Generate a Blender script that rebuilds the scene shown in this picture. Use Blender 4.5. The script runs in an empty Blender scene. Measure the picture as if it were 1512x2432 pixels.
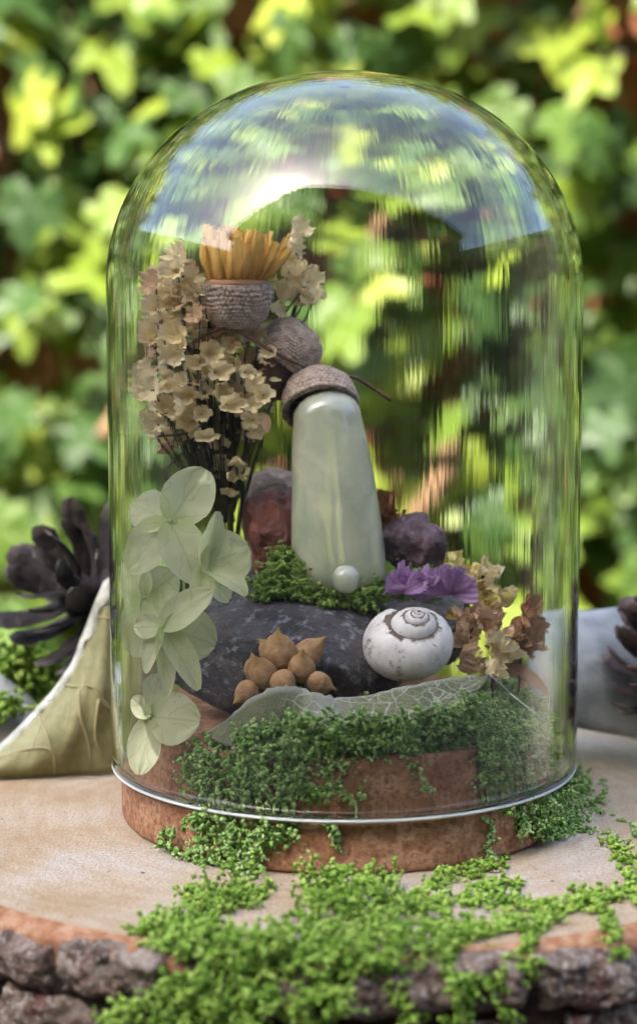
# A glass dome of dried flowers, moss and a snail shell on a wood slice, ivy hedge behind.
# Everything is laid out in centimetres and converted to metres at the very end.
import bpy, bmesh, math, random
import numpy as np
from mathutils import Vector, Matrix, Euler
R = math.radians
rng = np.random.default_rng(11)
random.seed(11)
S = bpy.context.scene
COL = S.collection

# ------------------------------------------------------------------ camera, sky, sun, exposure
PITCH = R(6.0); FPX = 4185.0
CAM = np.array((-0.65, -44.75, 12.44))
cd = bpy.data.cameras.new('camera'); cam = bpy.data.objects.new('camera', cd); COL.objects.link(cam)
cam.location = CAM; cam.rotation_euler = (R(90) - PITCH, 0, 0)
cd.sensor_fit = 'VERTICAL'; cd.sensor_height = 24.0; cd.lens = FPX / 2432 * 24.0
cd.clip_start = 0.01; cd.clip_end = 200.0
cd.dof.use_dof = True; cd.dof.focus_distance = 0.425; cd.dof.aperture_fstop = 6.6
S.camera = cam
SUN_EL, SUN_AZ = 47.0, 215.0           # azimuth measured from +Y towards +X
w = bpy.data.worlds.new('World'); S.world = w; w.use_nodes = True
nt = w.node_tree; bg = nt.nodes['Background']
sky = nt.nodes.new('ShaderNodeTexSky'); sky.sky_type = 'NISHITA'; sky.sun_disc = False
sky.sun_elevation = R(SUN_EL); sky.sun_rotation = R(SUN_AZ)
sky.air_density = 0.6; sky.dust_density = 3.0; sky.ozone_density = 0.0
nt.links.new(sky.outputs[0], bg.inputs[0]); bg.inputs[1].default_value = 0.15
sd = bpy.data.lights.new('sun', 'SUN'); sun = bpy.data.objects.new('sun', sd); COL.objects.link(sun)
sd.energy = 2.0; sd.angle = R(0.5); sd.color = (1.0, 0.94, 0.84)
_d = Vector((math.sin(R(SUN_AZ)) * math.cos(R(SUN_EL)), math.cos(R(SUN_AZ)) * math.cos(R(SUN_EL)), math.sin(R(SUN_EL))))
sun.rotation_euler = _d.to_track_quat('Z', 'Y').to_euler()
sun.location = (-60, -200, 400)
S.view_settings.view_transform = 'Standard'; S.view_settings.look = 'None'
S.view_settings.gamma = 1.0; S.view_settings.use_curve_mapping = False
S.view_settings.exposure = 3.0
S.render.engine = 'CYCLES'
S.cycles.max_bounces = 14; S.cycles.transmission_bounces = 12; S.cycles.transparent_max_bounces = 12
S.cycles.diffuse_bounces = 6; S.cycles.glossy_bounces = 4
S.cycles.caustics_refractive = True; S.cycles.caustics_reflective = False
S.cycles.sample_clamp_indirect = 6.0

# ------------------------------------------------------------------ helpers
FW = np.array((0, math.cos(PITCH), -math.sin(PITCH))); UP = np.array((0, math.sin(PITCH), math.cos(PITCH)))
def ray(px, py):
    d = FW * FPX + np.array((1.0, 0, 0)) * (px - 756) - UP * (py - 1216)
    return d / np.linalg.norm(d)
def P(px, py, y):                       # point of the line of sight at depth y
    d = ray(px, py); return CAM + d * ((y - CAM[1]) / d[1])
def march(px, py, F, t0=30.0, t1=62.0, st=0.15):
    d = ray(px, py); t = t0
    while t < t1:
        p = CAM + d * t
        if F(p) < 0: return p
        t += st
    return None

def unit(v):
    v = np.asarray(v, float); return v / (np.linalg.norm(v) + 1e-12)
def hashn(i, j, k, s):
    n = (i * 374761393 + j * 668265263 + k * 2147483647 + s * 974634777) & 0xffffffff
    n = ((n ^ (n >> 13)) * 1274126177) & 0xffffffff
    return ((n ^ (n >> 16)) & 0xffff) / 32767.5 - 1.0
def noise(p, scale=1.0, octv=3, seed=0):
    p = np.atleast_2d(np.asarray(p, float)) * scale; out = np.zeros(len(p)); amp = 1.0
    for o in range(octv):
        q = p * (2 ** o) + 37.7 * o + 1000; f = np.floor(q).astype(np.int64); r = q - f; r = r * r * (3 - 2 * r)
        tot = 0
        for a in (0, 1):
            for b in (0, 1):
                for c in (0, 1):
                    wgt = (r[:, 0] if a else 1 - r[:, 0]) * (r[:, 1] if b else 1 - r[:, 1]) * (r[:, 2] if c else 1 - r[:, 2])
                    tot = tot + wgt * hashn(f[:, 0] + a, f[:, 1] + b, f[:, 2] + c, seed + o)
        out += tot * amp; amp *= 0.5
    return out

class MB:                               # a mesh being collected
    def __init__(s): s.v = []; s.f = []; s.n = 0; s.st = []
    def add(s, v, f, st=None):
        v = np.asarray(v, float); s.v.append(v); s.f += [tuple(int(i) + s.n for i in q) for q in f]
        s.st.append(np.zeros((len(v), 3)) if st is None else np.broadcast_to(np.asarray(st, float), (len(v), 3)))
        s.n += len(v); return s
def to_mesh(name, v, f, st, mat, off, smooth=True):
    me = bpy.data.meshes.new(name)
    if isinstance(f, np.ndarray):
        n, k = f.shape
        me.vertices.add(len(v)); me.vertices.foreach_set('co', (v - off).astype(np.float32).ravel())
        me.loops.add(n * k); me.loops.foreach_set('vertex_index', f.astype(np.int32).ravel())
        me.polygons.add(n); me.polygons.foreach_set('loop_start', np.arange(0, n * k, k, dtype=np.int32))
        me.update(calc_edges=True); me.validate()
    else:
        me.from_pydata((v - off).tolist(), [], f); me.update()
    if st is not None:
        a = me.attributes.new('st', 'FLOAT_VECTOR', 'POINT'); a.data.foreach_set('vector', np.asarray(st, np.float32).ravel())
    if smooth: me.polygons.foreach_set('use_smooth', [True] * len(me.polygons))
    if mat: me.materials.append(mat)
    return me
def tag(o, label=None, cat=None, group=None, kind=None):
    for k, x in (('label', label), ('category', cat), ('group', group), ('kind', kind)):
        if x: o[k] = x
    return o
def thing(name, loc, label, cat, group=None):
    o = bpy.data.objects.new(name, None); COL.objects.link(o); o.location = loc; o.empty_display_size = 0.01
    return tag(o, label, cat, group)
def wloc(o):
    p = np.zeros(3)
    while o is not None: p = p + np.array(o.location); o = o.parent
    return p
def obj(name, mb, mat, parent=None, label=None, cat=None, group=None, kind=None, smooth=True, origin=None):
    v = np.vstack(mb.v); st = np.vstack(mb.st)
    f = mb.f
    if parent is not None:
        base = wloc(parent); loc = np.zeros(3) if origin is None else np.asarray(origin) - base
    else:
        base = np.zeros(3)
        loc = np.array((v[:, 0].mean(), v[:, 1].mean(), v[:, 2].min())) if origin is None else np.asarray(origin, float)
    me = to_mesh(name, v, f, st, mat, base + loc, smooth)
    o = bpy.data.objects.new(name, me); COL.objects.link(o); o.location = loc
    if parent is not None: o.parent = parent
    return tag(o, label, cat, group, kind)
def obj_np(name, v, f, st, mat, parent=None, **k):
    base = wloc(parent) if parent is not None else np.array((v[:, 0].mean(), v[:, 1].mean(), v[:, 2].min()))
    me = to_mesh(name, v, f, st, mat, base)
    o = bpy.data.objects.new(name, me); COL.objects.link(o)
    if parent is not None: o.parent = parent
    else: o.location = base
    return tag(o, **k)

def grid_faces(nu, nv, wrapv=False, off=0):
    f = []
    for i in range(nu - 1):
        for j in range(nv if wrapv else nv - 1):
            a = off + i * nv + j; b = off + i * nv + (j + 1) % nv
            f.append((a, b, b + nv, a + nv))
    return f
def lathe(prof, n=32, closed=False):    # prof: list of (r, z) -> verts, faces round +Z
    prof = np.asarray(prof, float); m = len(prof); a = np.linspace(0, 2 * np.pi, n, endpoint=False)
    v = np.stack([prof[:, None, 0] * np.cos(a), prof[:, None, 0] * np.sin(a), np.repeat(prof[:, None, 1], n, 1)], -1).reshape(-1, 3)
    f = grid_faces(m, n, True)
    if closed: f += [((m - 1) * n + j, (m - 1) * n + (j + 1) % n, (j + 1) % n, j) for j in range(n)]
    return v, f
def frame(d):                           # rotation whose Z column is d
    return np.array(Vector(unit(d)).to_track_quat('Z', 'Y').to_matrix())
def tube(pts, rad, n=7):
    pts = np.asarray(pts, float); m = len(pts); rad = np.broadcast_to(np.asarray(rad, float), (m,))
    t = np.gradient(pts, axis=0); v = []
    ref = np.array((0.31, 0.2, 0.93))
    for i in range(m):
        d = unit(t[i]); a = unit(np.cross(d, ref)); b = np.cross(d, a)
        an = np.linspace(0, 2 * np.pi, n, endpoint=False)
        v.append(pts[i] + rad[i] * (np.cos(an)[:, None] * a + np.sin(an)[:, None] * b))
    f = grid_faces(m, n, True); f.append(tuple(range(n - 1, -1, -1))); f.append(tuple((m - 1) * n + j for j in range(n)))
    return np.vstack(v), f
def smooth_path(pts, k=6):
    pts = np.asarray(pts, float)
    q = np.vstack([2 * pts[0] - pts[1], pts, 2 * pts[-1] - pts[-2]]); out = []
    for i in range(1, len(q) - 2):
        for t in np.linspace(0, 1, k, endpoint=False):
            a, b, c, d = q[i - 1], q[i], q[i + 1], q[i + 2]
            out.append(0.5 * ((2 * b) + (c - a) * t + (2 * a - 5 * b + 4 * c - d) * t * t + (3 * b - a - 3 * c + d) * t ** 3))
    out.append(pts[-1]); return np.array(out)
def shell(v, f, th):                    # give a sheet real thickness
    v = np.asarray(v, float); n = np.zeros_like(v); ec = {}
    for q in f:
        nn = np.cross(v[q[1]] - v[q[0]], v[q[-1]] - v[q[0]])
        for i in q: n[i] += nn
        for a, b in zip(q, q[1:] + q[:1]): ec[(a, b)] = 1
    n /= np.linalg.norm(n, axis=1)[:, None] + 1e-12; N = len(v)
    g = list(f) + [tuple(i + N for i in q[::-1]) for q in f]
    for (a, b) in ec:
        if (b, a) not in ec: g.append((b, a, a + N, b + N))
    return np.vstack([v, v - n * th]), g
def petal(base, tip, width, nrm, cup=0.2, curl=0.0, a=0.8, b=0.7, nu=9, nv=7, wr=0.04, ruf=0.0, tipcut=0.0, rf=7):
    base = np.asarray(base, float); tip = np.asarray(tip, float); ax = tip - base; L = np.linalg.norm(ax); ax = ax / L
    nrm = np.asarray(nrm, float); nrm = unit(nrm - ax * nrm.dot(ax)); lat = np.cross(ax, nrm)
    s = np.linspace(0.0, 1.0, nu)[:, None]; t = np.linspace(-1, 1, nv)[None, :]
    wd = width / 2 * np.clip(np.sin(np.pi * (0.03 + (0.955 - tipcut) * s) ** a), 0.02, 1) ** b
    ph = rng.uniform(0, 6)
    c = base + ax * (s * L) [..., None] if False else base + (s * L) * ax
    c = c[:, None, :] + np.zeros((nu, nv, 1))
    off = cup * wd * (t ** 2) * 1.0 + curl * L * (s ** 2) * np.ones_like(t) + ruf * width * np.sin(t * rf + ph) * s ** 2
    v = c + lat * (wd * t)[..., None] + nrm * off[..., None]
    v = v.reshape(-1, 3)
    v += nrm * (noise(v, 1.6 / max(width, 0.2), 2, int(rng.integers(99))) * wr * width)[:, None]
    st = np.stack([np.repeat(s, nv, 1), np.repeat(t, nu, 0), np.full((nu, nv), rng.random())], -1).reshape(-1, 3)
    return v, grid_faces(nu, nv), st
def in_poly(x, y, poly):
    c = False; j = len(poly) - 1
    for i in range(len(poly)):
        xi, yi = poly[i]; xj, yj = poly[j]
        if (yi > y) != (yj > y) and x < (xj - xi) * (y - yi) / (yj - yi) + xi: c = not c
        j = i
    return c
def poly_samples(poly, n):
    p = np.array(poly, float); lo, hi = p.min(0), p.max(0); out = []
    while len(out) < n:
        x, y = rng.uniform(lo, hi)
        if in_poly(x, y, poly): out.append((x, y))
    return out

# ------------------------------------------------------------------ material helper
class M:
    def __init__(s, name):
        s.m = bpy.data.materials.new(name); s.m.use_nodes = True; s.t = s.m.node_tree; s.n = s.t.nodes
        s.b = s.n['Principled BSDF']; s.out = s.n['Material Output']; s._co = None
    def nd(s, ty, ins=None, **k):
        n = s.n.new(ty)
        for a, x in k.items(): setattr(n, a, x)
        for a, x in (ins or {}).items(): s.put(n.inputs[a], x)
        return n
    def put(s, sock, x):
        if isinstance(x, bpy.types.NodeSocket): s.t.links.new(x, sock)
        elif isinstance(x, (tuple, list)): sock.default_value = tuple(x) + ((1.0,) if len(x) == 3 and sock.type == 'RGBA' else ())
        else: sock.default_value = x
    def co(s, sc=(1, 1, 1)):            # object coordinates in centimetres
        if s._co is None: s._co = s.nd('ShaderNodeTexCoord').outputs['Object']
        return s.nd('ShaderNodeVectorMath', {0: s._co, 1: tuple(100.0 * x for x in sc)}, operation='MULTIPLY').outputs[0]
    def st(s): 
        a = s.nd('ShaderNodeAttribute', attribute_name='st'); x = s.nd('ShaderNodeSeparateXYZ', {0: a.outputs['Vector']})
        return x.outputs
    def rnd(s): return s.nd('ShaderNodeObjectInfo').outputs['Random']
    def noise(s, sc=1.0, det=4, rough=0.55, vec=None, dist=0.0):
        return s.nd('ShaderNodeTexNoise', {'Vector': vec or s.co(), 'Scale': sc, 'Detail': det, 'Roughness': rough, 'Distortion': dist}).outputs['Fac']
    def voro(s, sc=1.0, feat='F1', vec=None, out='Distance'):
        return s.nd('ShaderNodeTexVoronoi', {'Vector': vec or s.co(), 'Scale': sc}, feature=feat).outputs[out]
    def ramp(s, f, pts):
        n = s.nd('ShaderNodeValToRGB', {0: f}); e = n.color_ramp.elements
        while len(e) < len(pts): e.new(0.5)
        for el, (p, c) in zip(e, pts):
            el.position = p; el.color = (c, c, c, 1) if not isinstance(c, (tuple, list)) else tuple(c) + (1,)
        return n.outputs[0]
    def math(s, op, a, b=0.0, clamp=False):
        return s.nd('ShaderNodeMath', {0: a, 1: b}, operation=op, use_clamp=clamp).outputs[0]
    def mix(s, f, a, b, mode='MIX'):
        n = s.nd('ShaderNodeMix', data_type='RGBA', blend_type=mode)
        s.put(n.inputs[0], f); s.put(n.inputs[6], a); s.put(n.inputs[7], b); return n.outputs[2]
    def bump(s, h, strength=0.5, dist=0.05, nrm=None):   # dist in centimetres
        n = s.nd('ShaderNodeBump', {'Height': h, 'Strength': strength, 'Distance': dist * 0.01})
        if nrm: s.t.links.new(nrm, n.inputs['Normal'])
        return n.outputs[0]
    def done(s, col, rough=0.6, nrm=None, spec=0.4, transl=0.0, tcol=None, **k):
        b = s.b; s.put(b.inputs['Base Color'], col); s.put(b.inputs['Roughness'], rough); s.put(b.inputs['Specular IOR Level'], spec)
        if nrm: s.put(b.inputs['Normal'], nrm)
        for a, x in k.items(): s.put(b.inputs[a.replace('_', ' ')], x)
        if transl:
            tr = s.nd('ShaderNodeBsdfTranslucent', {'Color': tcol if tcol is not None else col})
            if nrm: s.put(tr.inputs['Normal'], nrm)
            mx = s.nd('ShaderNodeMixShader', {0: transl, 1: b.outputs[0], 2: tr.outputs[0]}); s.t.links.new(mx.outputs[0], s.out.inputs[0])
        return s.m

# wood slice
m = M('sawn_wood'); x = m.nd('ShaderNodeSeparateXYZ', {0: m.co()})
rad = m.nd('ShaderNodeVectorMath', {0: m.co((1, 1, 0))}, operation='LENGTH').outputs['Value']
wob = m.noise(0.35, 3); rr = m.math('ADD', rad, m.math('MULTIPLY', wob, 1.6))
ring = m.math('SINE', m.math('MULTIPLY', rr, 11.0))
fine = m.noise(14, 5, 0.7); big = m.noise(0.32, 4)
c = m.ramp(big, [(0.33, (0.46, 0.35, 0.215)), (0.5, (0.56, 0.48, 0.36)), (0.62, (0.60, 0.57, 0.50))])
c = m.mix(m.math('MULTIPLY', m.math('ADD', ring, 1.0), 0.10), c, (0.38, 0.23, 0.11))
c = m.mix(m.ramp(fine, [(0.38, 0.65), (0.60, 0.0)]), c, (0.28, 0.19, 0.10))
spk = m.ramp(m.noise(5.5, 2, 0.4), [(0.70, 0.0), (0.76, 0.75)]); c = m.mix(spk, c, (0.24, 0.15, 0.08))
M_WOOD = m.done(c, 0.8, m.bump(fine, 1.0, 0.09), 0.25)
m = M('orange_cambium'); n1 = m.noise(3, 5, 0.7)
M_CAMB = m.done(m.ramp(n1, [(0.3, (0.17, 0.075, 0.037)), (0.5, (0.28, 0.14, 0.072)), (0.72, (0.42, 0.29, 0.19))]), 0.8, m.bump(m.noise(9, 5), 0.8, 0.06), 0.2)
m = M('bark'); n1 = m.noise(1.6, 6, 0.68, dist=0.8); n2 = m.noise(6, 5, 0.7); st = m.st()
c = m.ramp(n1, [(0.28, (0.018, 0.014, 0.012)), (0.42, (0.085, 0.06, 0.045)), (0.55, (0.20, 0.155, 0.12)), (0.72, (0.34, 0.30, 0.26))])
c = m.mix(m.ramp(m.noise(0.9, 3), [(0.52, 0.0), (0.66, 0.6)]), c, (0.10, 0.025, 0.025))
c = m.mix(m.ramp(n2, [(0.53, 0.0), (0.66, 0.85)]), c, (0.46, 0.43, 0.38))
M_BARK = m.done(c, 0.85, m.bump(n2, 0.9, 0.10, m.bump(n1, 0.8, 0.2)), 0.2)
m = M('inner_bark'); M_INBARK = m.done(m.ramp(m.noise(2, 5), [(0.3, (0.010, 0.008, 0.007)), (0.7, (0.05, 0.032, 0.022))]), 0.9, m.bump(m.noise(4, 5), 1, 0.1), 0.1)
# cork
m = M('cork'); vo = m.voro(2.6, vec=m.nd('ShaderNodeVectorMath', {0: m.co(), 1: m.nd('ShaderNodeVectorMath', {0: m.nd('ShaderNodeTexNoise', {'Vector': m.co(), 'Scale': 1.5}).outputs['Color'], 1: (0.5, 0.5, 0.5)}, operation='MULTIPLY').outputs[0]}, operation='ADD').outputs[0], out='Color')
g = m.nd('ShaderNodeSeparateColor', {0: vo}).outputs[0]
c = m.ramp(g, [(0.0, (0.32, 0.155, 0.08)), (0.5, (0.39, 0.205, 0.112)), (1.0, (0.50, 0.29, 0.175))])
c = m.mix(m.ramp(m.noise(7, 5, 0.7), [(0.36, 0.75), (0.56, 0.0)]), c, (0.13, 0.058, 0.026))
c = m.mix(m.ramp(m.voro(1.7), [(0.0, 0.65), (0.16, 0.0)]), c, (0.10, 0.045, 0.022))
M_CORK = m.done(c, 0.82, m.bump(m.noise(9, 5, 0.75), 0.9, 0.05, m.bump(m.voro(2.6, 'DISTANCE_TO_EDGE'), 0.3, 0.04)), 0.2)
# glass with drawn vertical ripples and a little dust
m = M('blown_glass')
oc = m.co(); sx = m.nd('ShaderNodeSeparateXYZ', {0: oc}).outputs
ang = m.math('ARCTAN2', sx[1], sx[0])
cx = m.math('COSINE', ang); cy = m.math('SINE', ang)
vv = m.nd('ShaderNodeCombineXYZ', {0: m.math('MULTIPLY', cx, 5.5), 1: m.math('MULTIPLY', cy, 5.5), 2: m.math('MULTIPLY', sx[2], 0.025)}).outputs[0]
r1 = m.noise(3.8, 2, 0.6, vec=vv); r2 = m.noise(0.9, 2, 0.5, vec=vv); r4 = m.noise(13.0, 1, 0.5, vec=vv); r3 = m.noise(1.6, 2, 0.5, vec=m.co((1, 1, 0.35)))
h = m.math('ADD', m.math('MULTIPLY', r1, 0.50), m.math('ADD', m.math('MULTIPLY', r2, 0.4), m.math('ADD', m.math('MULTIPLY', r3, 0.05), m.math('MULTIPLY', r4, 0.10))))
gl = m.nd('ShaderNodeBsdfGlass', {'Color': (0.995, 1.0, 0.993), 'Roughness': 0.0, 'IOR': 1.36, 'Normal': m.bump(h, 1.0, 0.0055)})
dust = m.nd('ShaderNodeBsdfDiffuse', {'Color': (0.75, 0.74, 0.68)})
d1 = m.ramp(m.voro(4.5), [(0.05, 1.0), (0.09, 0.0)]); d2 = m.ramp(m.noise(0.30, 2), [(0.52, 0.0), (0.66, 1.0)])
mx = m.nd('ShaderNodeMixShader', {0: m.math('MULTIPLY', m.math('MULTIPLY', d1, d2), 0.55), 1: gl.outputs[0], 2: dust.outputs[0]})
m.t.links.new(mx.outputs[0], m.out.inputs[0]); M_GLASS = m.m
m = M('ground_glass_edge'); M_RIM = m.done(m.mix(m.noise(2.0, 3), (0.80, 0.90, 0.83), (0.93, 0.97, 0.94)), 0.28, m.bump(m.noise(5, 3, vec=m.co((6, 6, .5))), .4, .03), 0.5, Transmission_Weight=0.45, IOR=1.45)
# slate
m = M('slate'); n1 = m.noise(1.1, 5, 0.62, dist=0.6); n2 = m.noise(3.6, 6, 0.72)
c = m.ramp(n1, [(0.3, (0.030, 0.029, 0.032)), (0.55, (0.080, 0.074, 0.078)), (0.75, (0.135, 0.12, 0.115))])
c = m.mix(m.ramp(n2, [(0.54, 0.0), (0.66, 0.9)]), c, (0.30, 0.30, 0.33))
c = m.mix(m.ramp(m.noise(2.2, 4), [(0.60, 0.0), (0.72, 0.6)]), c, (0.13, 0.075, 0.05))
M_SLATE = m.done(c, 0.62, m.bump(n2, 1.0, 0.12, m.bump(n1, 1.0, 0.3)), 0.4)
# moss
def moss_mat(name, lo, mid, hi):
    m = M(name); st = m.st()
    f = m.math('ADD', m.math('MULTIPLY', st[0], 0.75), m.math('MULTIPLY', m.noise(3.0, 3), 0.4))
    c = m.ramp(f, [(0.12, lo), (0.5, mid), (0.95, hi)])
    return m.done(c, 0.75, m.bump(m.noise(22, 3, 0.7), 0.6, 0.03), 0.25, transl=0.22)
M_MOSSF = moss_mat('bright_moss', (0.07, 0.15, 0.013), (0.21, 0.39, 0.045), (0.45, 0.62, 0.14))
M_MOSSI = moss_mat('deep_moss', (0.09, 0.19, 0.035), (0.29, 0.50, 0.13), (0.56, 0.72, 0.32))
M_MOSSY = moss_mat('olive_moss', (0.07, 0.13, 0.02), (0.18, 0.31, 0.05), (0.34, 0.46, 0.12))
# petals and leaves
def petal_mat(name, col, dark, vein, rough=0.6, transl=0.35, vs=9.0, vstr=0.35, dstart=0.0, dend=0.35, edge=False):
    m = M(name); st = m.st()
    ab = m.math('ABSOLUTE', st[1])
    v1 = m.math('ABSOLUTE', m.math('SINE', m.math('ADD', m.math('MULTIPLY', ab, vs * 0.5), m.math('MULTIPLY', m.math('ADD', m.noise(1.5, 2), m.math('MULTIPLY', st[0], -1.0)), vs))))
    vl = m.ramp(v1, [(0.0, 1.0), (0.22, 0.0)])
    vl = m.math('MAXIMUM', vl, m.ramp(ab, [(0.0, 1.0), (0.09, 0.0)]))
    c = m.mix(m.math('MULTIPLY', m.noise(2.4, 3), 0.5), col, tuple(x * 0.78 for x in col))
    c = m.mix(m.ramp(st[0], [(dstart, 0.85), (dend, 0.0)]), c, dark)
    c = m.mix(m.math('MULTIPLY', vl, vstr), c, vein)
    if edge: c = m.mix(m.ramp(ab, [(0.55, 0.0), (1.0, 0.75)]), c, dark)  # darkened edges imitate the shade between crowded petals
    c = m.mix(m.math('MULTIPLY', st[2], 0.35), c, tuple(x * .72 for x in col))
    return m.done(c, rough, m.bump(vl, -0.35, 0.02, m.bump(m.noise(7, 4), 0.35, 0.03)), 0.3, transl=transl)
M_HYD = petal_mat('pale_green_petal', (0.70, 0.75, 0.47), (0.50, 0.60, 0.25), (0.42, 0.53, 0.26), vs=6, vstr=0.6, transl=0.48)
M_CREAM = petal_mat('cream_petal', (0.94, 0.82, 0.52), (0.74, 0.52, 0.24), (0.58, 0.42, 0.22), vs=6, vstr=0.35, dend=0.25)
M_TANPET = petal_mat('tan_petal', (0.74, 0.52, 0.33), (0.48, 0.27, 0.14), (0.46, 0.27, 0.14), vs=7)
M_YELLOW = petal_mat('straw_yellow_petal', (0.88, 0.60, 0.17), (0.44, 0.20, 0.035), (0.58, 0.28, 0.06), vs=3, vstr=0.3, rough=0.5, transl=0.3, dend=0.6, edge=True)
M_PURP = petal_mat('purple_petal', (0.54, 0.35, 0.58), (0.36, 0.16, 0.40), (0.34, 0.17, 0.42), vs=10, vstr=0.5)
M_LEMON = petal_mat('lemon_petal', (0.80, 0.68, 0.25), (0.55, 0.40, 0.10), (0.58, 0.42, 0.13), vs=8)
M_BROWNPET = petal_mat('brown_petal', (0.38, 0.18, 0.07), (0.18, 0.07, 0.03), (0.15, 0.06, 0.03), vs=8, transl=0.2)
def leaf_mat(name, face, back, veinc, vsz=1.6):
    m = M(name); st = m.st()
    wc = m.nd('ShaderNodeVectorMath', {0: m.co(), 1: m.nd('ShaderNodeVectorMath', {0: m.nd('ShaderNodeTexNoise', {'Vector': m.co(), 'Scale': 2.0}).outputs['Color'], 1: (.45, .45, .45)}, operation='MULTIPLY').outputs[0]}, operation='ADD').outputs[0]
    e = m.voro(vsz, 'DISTANCE_TO_EDGE', vec=wc); e2 = m.voro(vsz * 2.7, 'DISTANCE_TO_EDGE', vec=wc)
    vl = m.math('MAXIMUM', m.ramp(e, [(0.0, 1.0), (0.05, 0.0)]), m.math('MULTIPLY', m.ramp(e2, [(0.0, 1.0), (0.07, 0.0)]), 0.4))
    n1 = m.noise(0.8, 5)
    c = m.mix(m.ramp(n1, [(0.35, 0.0), (0.7, 0.7)]), face, tuple(x * 0.62 for x in face))
    c = m.mix(st[1], tuple(x * .58 for x in face), c); c = m.mix(st[2], c, back); c = m.mix(m.math('MULTIPLY', m.math('MULTIPLY', vl, 0.75), st[1]), c, veinc)
    return m.done(c, 0.55, m.bump(vl, 0.5, 0.03, m.bump(m.noise(3, 4), 0.4, 0.06)), 0.35, transl=0.25)
M_SKEL = leaf_mat('skeleton_leaf', (0.21, 0.23, 0.11), (0.46, 0.46, 0.41), (0.72, 0.72, 0.62), 2.3)
m = M('olive_dried_leaf'); st = m.st(); n1 = m.noise(0.9, 6, 0.68); 
wv = m.math('ABSOLUTE', m.math('SINE', m.math('ADD', m.math('MULTIPLY', st[0], 22.0), m.math('MULTIPLY', m.noise(0.5, 2), 7.0))))
vl = m.ramp(wv, [(0.0, 1.0), (0.10, 0.0)])
c = m.ramp(n1, [(0.3, (0.17, 0.17, 0.07)), (0.5, (0.27, 0.27, 0.13)), (0.72, (0.36, 0.36, 0.20))])
c = m.mix(m.math('MULTIPLY', vl, 0.35), c, (0.34, 0.27, 0.13))
c = m.mix(st[2], c, m.mix(m.ramp(m.noise(3.5, 5, 0.7), [(0.40, 0.0), (0.65, 1.0)]), (0.46, 0.50, 0.42), (0.70, 0.73, 0.66)))
M_OLIVE = m.done(c, 0.6, m.bump(vl, 0.6, 0.05, m.bump(m.noise(2.5, 5), 0.6, 0.08)), 0.3, transl=0.15)
m = M('leaf_vein'); M_VEIN = m.done((0.34, 0.31, 0.16), 0.6)
m = M('grey_dried_leaf'); n1 = m.noise(0.6, 5)
c = m.ramp(n1, [(0.38, (0.27, 0.30, 0.30)), (0.5, (0.42, 0.45, 0.44)), (0.66, (0.55, 0.57, 0.53))])
c = m.mix(m.ramp(m.noise(2.0, 4), [(0.60, 0.0), (0.72, 0.7)]), c, (0.22, 0.24, 0.22))
M_GREYLEAF = m.done(c, 0.6, m.bump(n1, 0.6, 0.2), 0.3, transl=0.15)
# nuts, shells, cones
m = M('acorn_cap_scales'); st = m.st()
c = m.mix(st[0], (0.10, 0.065, 0.045), (0.46, 0.36, 0.28)); c = m.mix(m.ramp(m.noise(6, 5, 0.7), [(0.4, 0.0), (0.65, 0.7)]), c, (0.55, 0.47, 0.40))
M_CAP = m.done(c, 0.85, m.bump(m.noise(16, 4, 0.7), 0.7, 0.04), 0.2)
m = M('acorn_shell'); M_NUT = m.done(m.ramp(m.noise(1.5, 4), [(0.3, (0.06, 0.03, 0.018)), (0.7, (0.16, 0.085, 0.05))]), 0.55, m.bump(m.noise(5, 4), 0.4, 0.05), 0.4)
m = M('tan_seed'); c = m.ramp(m.noise(3.5, 5, 0.65), [(0.3, (0.29, 0.16, 0.075)), (0.55, (0.43, 0.27, 0.14)), (0.75, (0.55, 0.38, 0.23))])
c = m.mix(m.ramp(m.st()[0], [(0.80, 0.0), (1.0, 0.6)]), c, (0.36, 0.22, 0.05))
M_SEED = m.done(c, 0.8, m.bump(m.noise(7, 6, 0.75), 1.0, 0.06), 0.2)
m = M('chalky_shell'); st = m.st()
ns = m.noise(3.2, 6, 0.72); ed = m.math('ADD', st[0], m.math('MULTIPLY', m.math('SUBTRACT', ns, 0.5), 0.7))
c = m.ramp(m.noise(2.2, 5, 0.6), [(0.3, (0.50, 0.48, 0.45)), (0.6, (0.70, 0.68, 0.65)), (0.8, (0.78, 0.76, 0.73))])
c = m.mix(m.ramp(ed, [(0.64, 0.0), (0.70, 1.0)]), c, m.mix(m.noise(6, 3), (0.07, 0.05, 0.04), (0.18, 0.12, 0.08)))
c = m.mix(m.ramp(m.noise(4.6, 3, 0.6, dist=1.5), [(0.665, 0.0), (0.70, 0.9)]), c, (0.11, 0.08, 0.06))
c = m.mix(m.math('MULTIPLY', m.ramp(ns, [(0.56, 0.0), (0.64, 0.8)]), m.ramp(st[1], [(0.86, 0.0), (0.95, 1.0)])), c, (0.12, 0.085, 0.06))
M_SHELL = m.done(c, 0.6, m.bump(ns, 0.35, 0.04), 0.35)
def wrinkle_mat(name, a, b, hi):
    m = M(name); n1 = m.noise(2.0, 5, 0.6, dist=0.8)
    c = m.ramp(n1, [(0.3, a), (0.55, b), (0.78, hi)])
    return m.done(c, 0.38, m.bump(m.noise(3.5, 5, 0.65, dist=1.0), 1.0, 0.16), 0.5)
M_RED = wrinkle_mat('red_brown_pod', (0.11, 0.032, 0.020), (0.24, 0.075, 0.045), (0.36, 0.17, 0.13))
M_PLUM = wrinkle_mat('plum_pod', (0.045, 0.022, 0.03), (0.12, 0.06, 0.075), (0.34, 0.27, 0.33))
m = M('dark_cone'); n1 = m.noise(2.5, 5); st = m.st()
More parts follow.
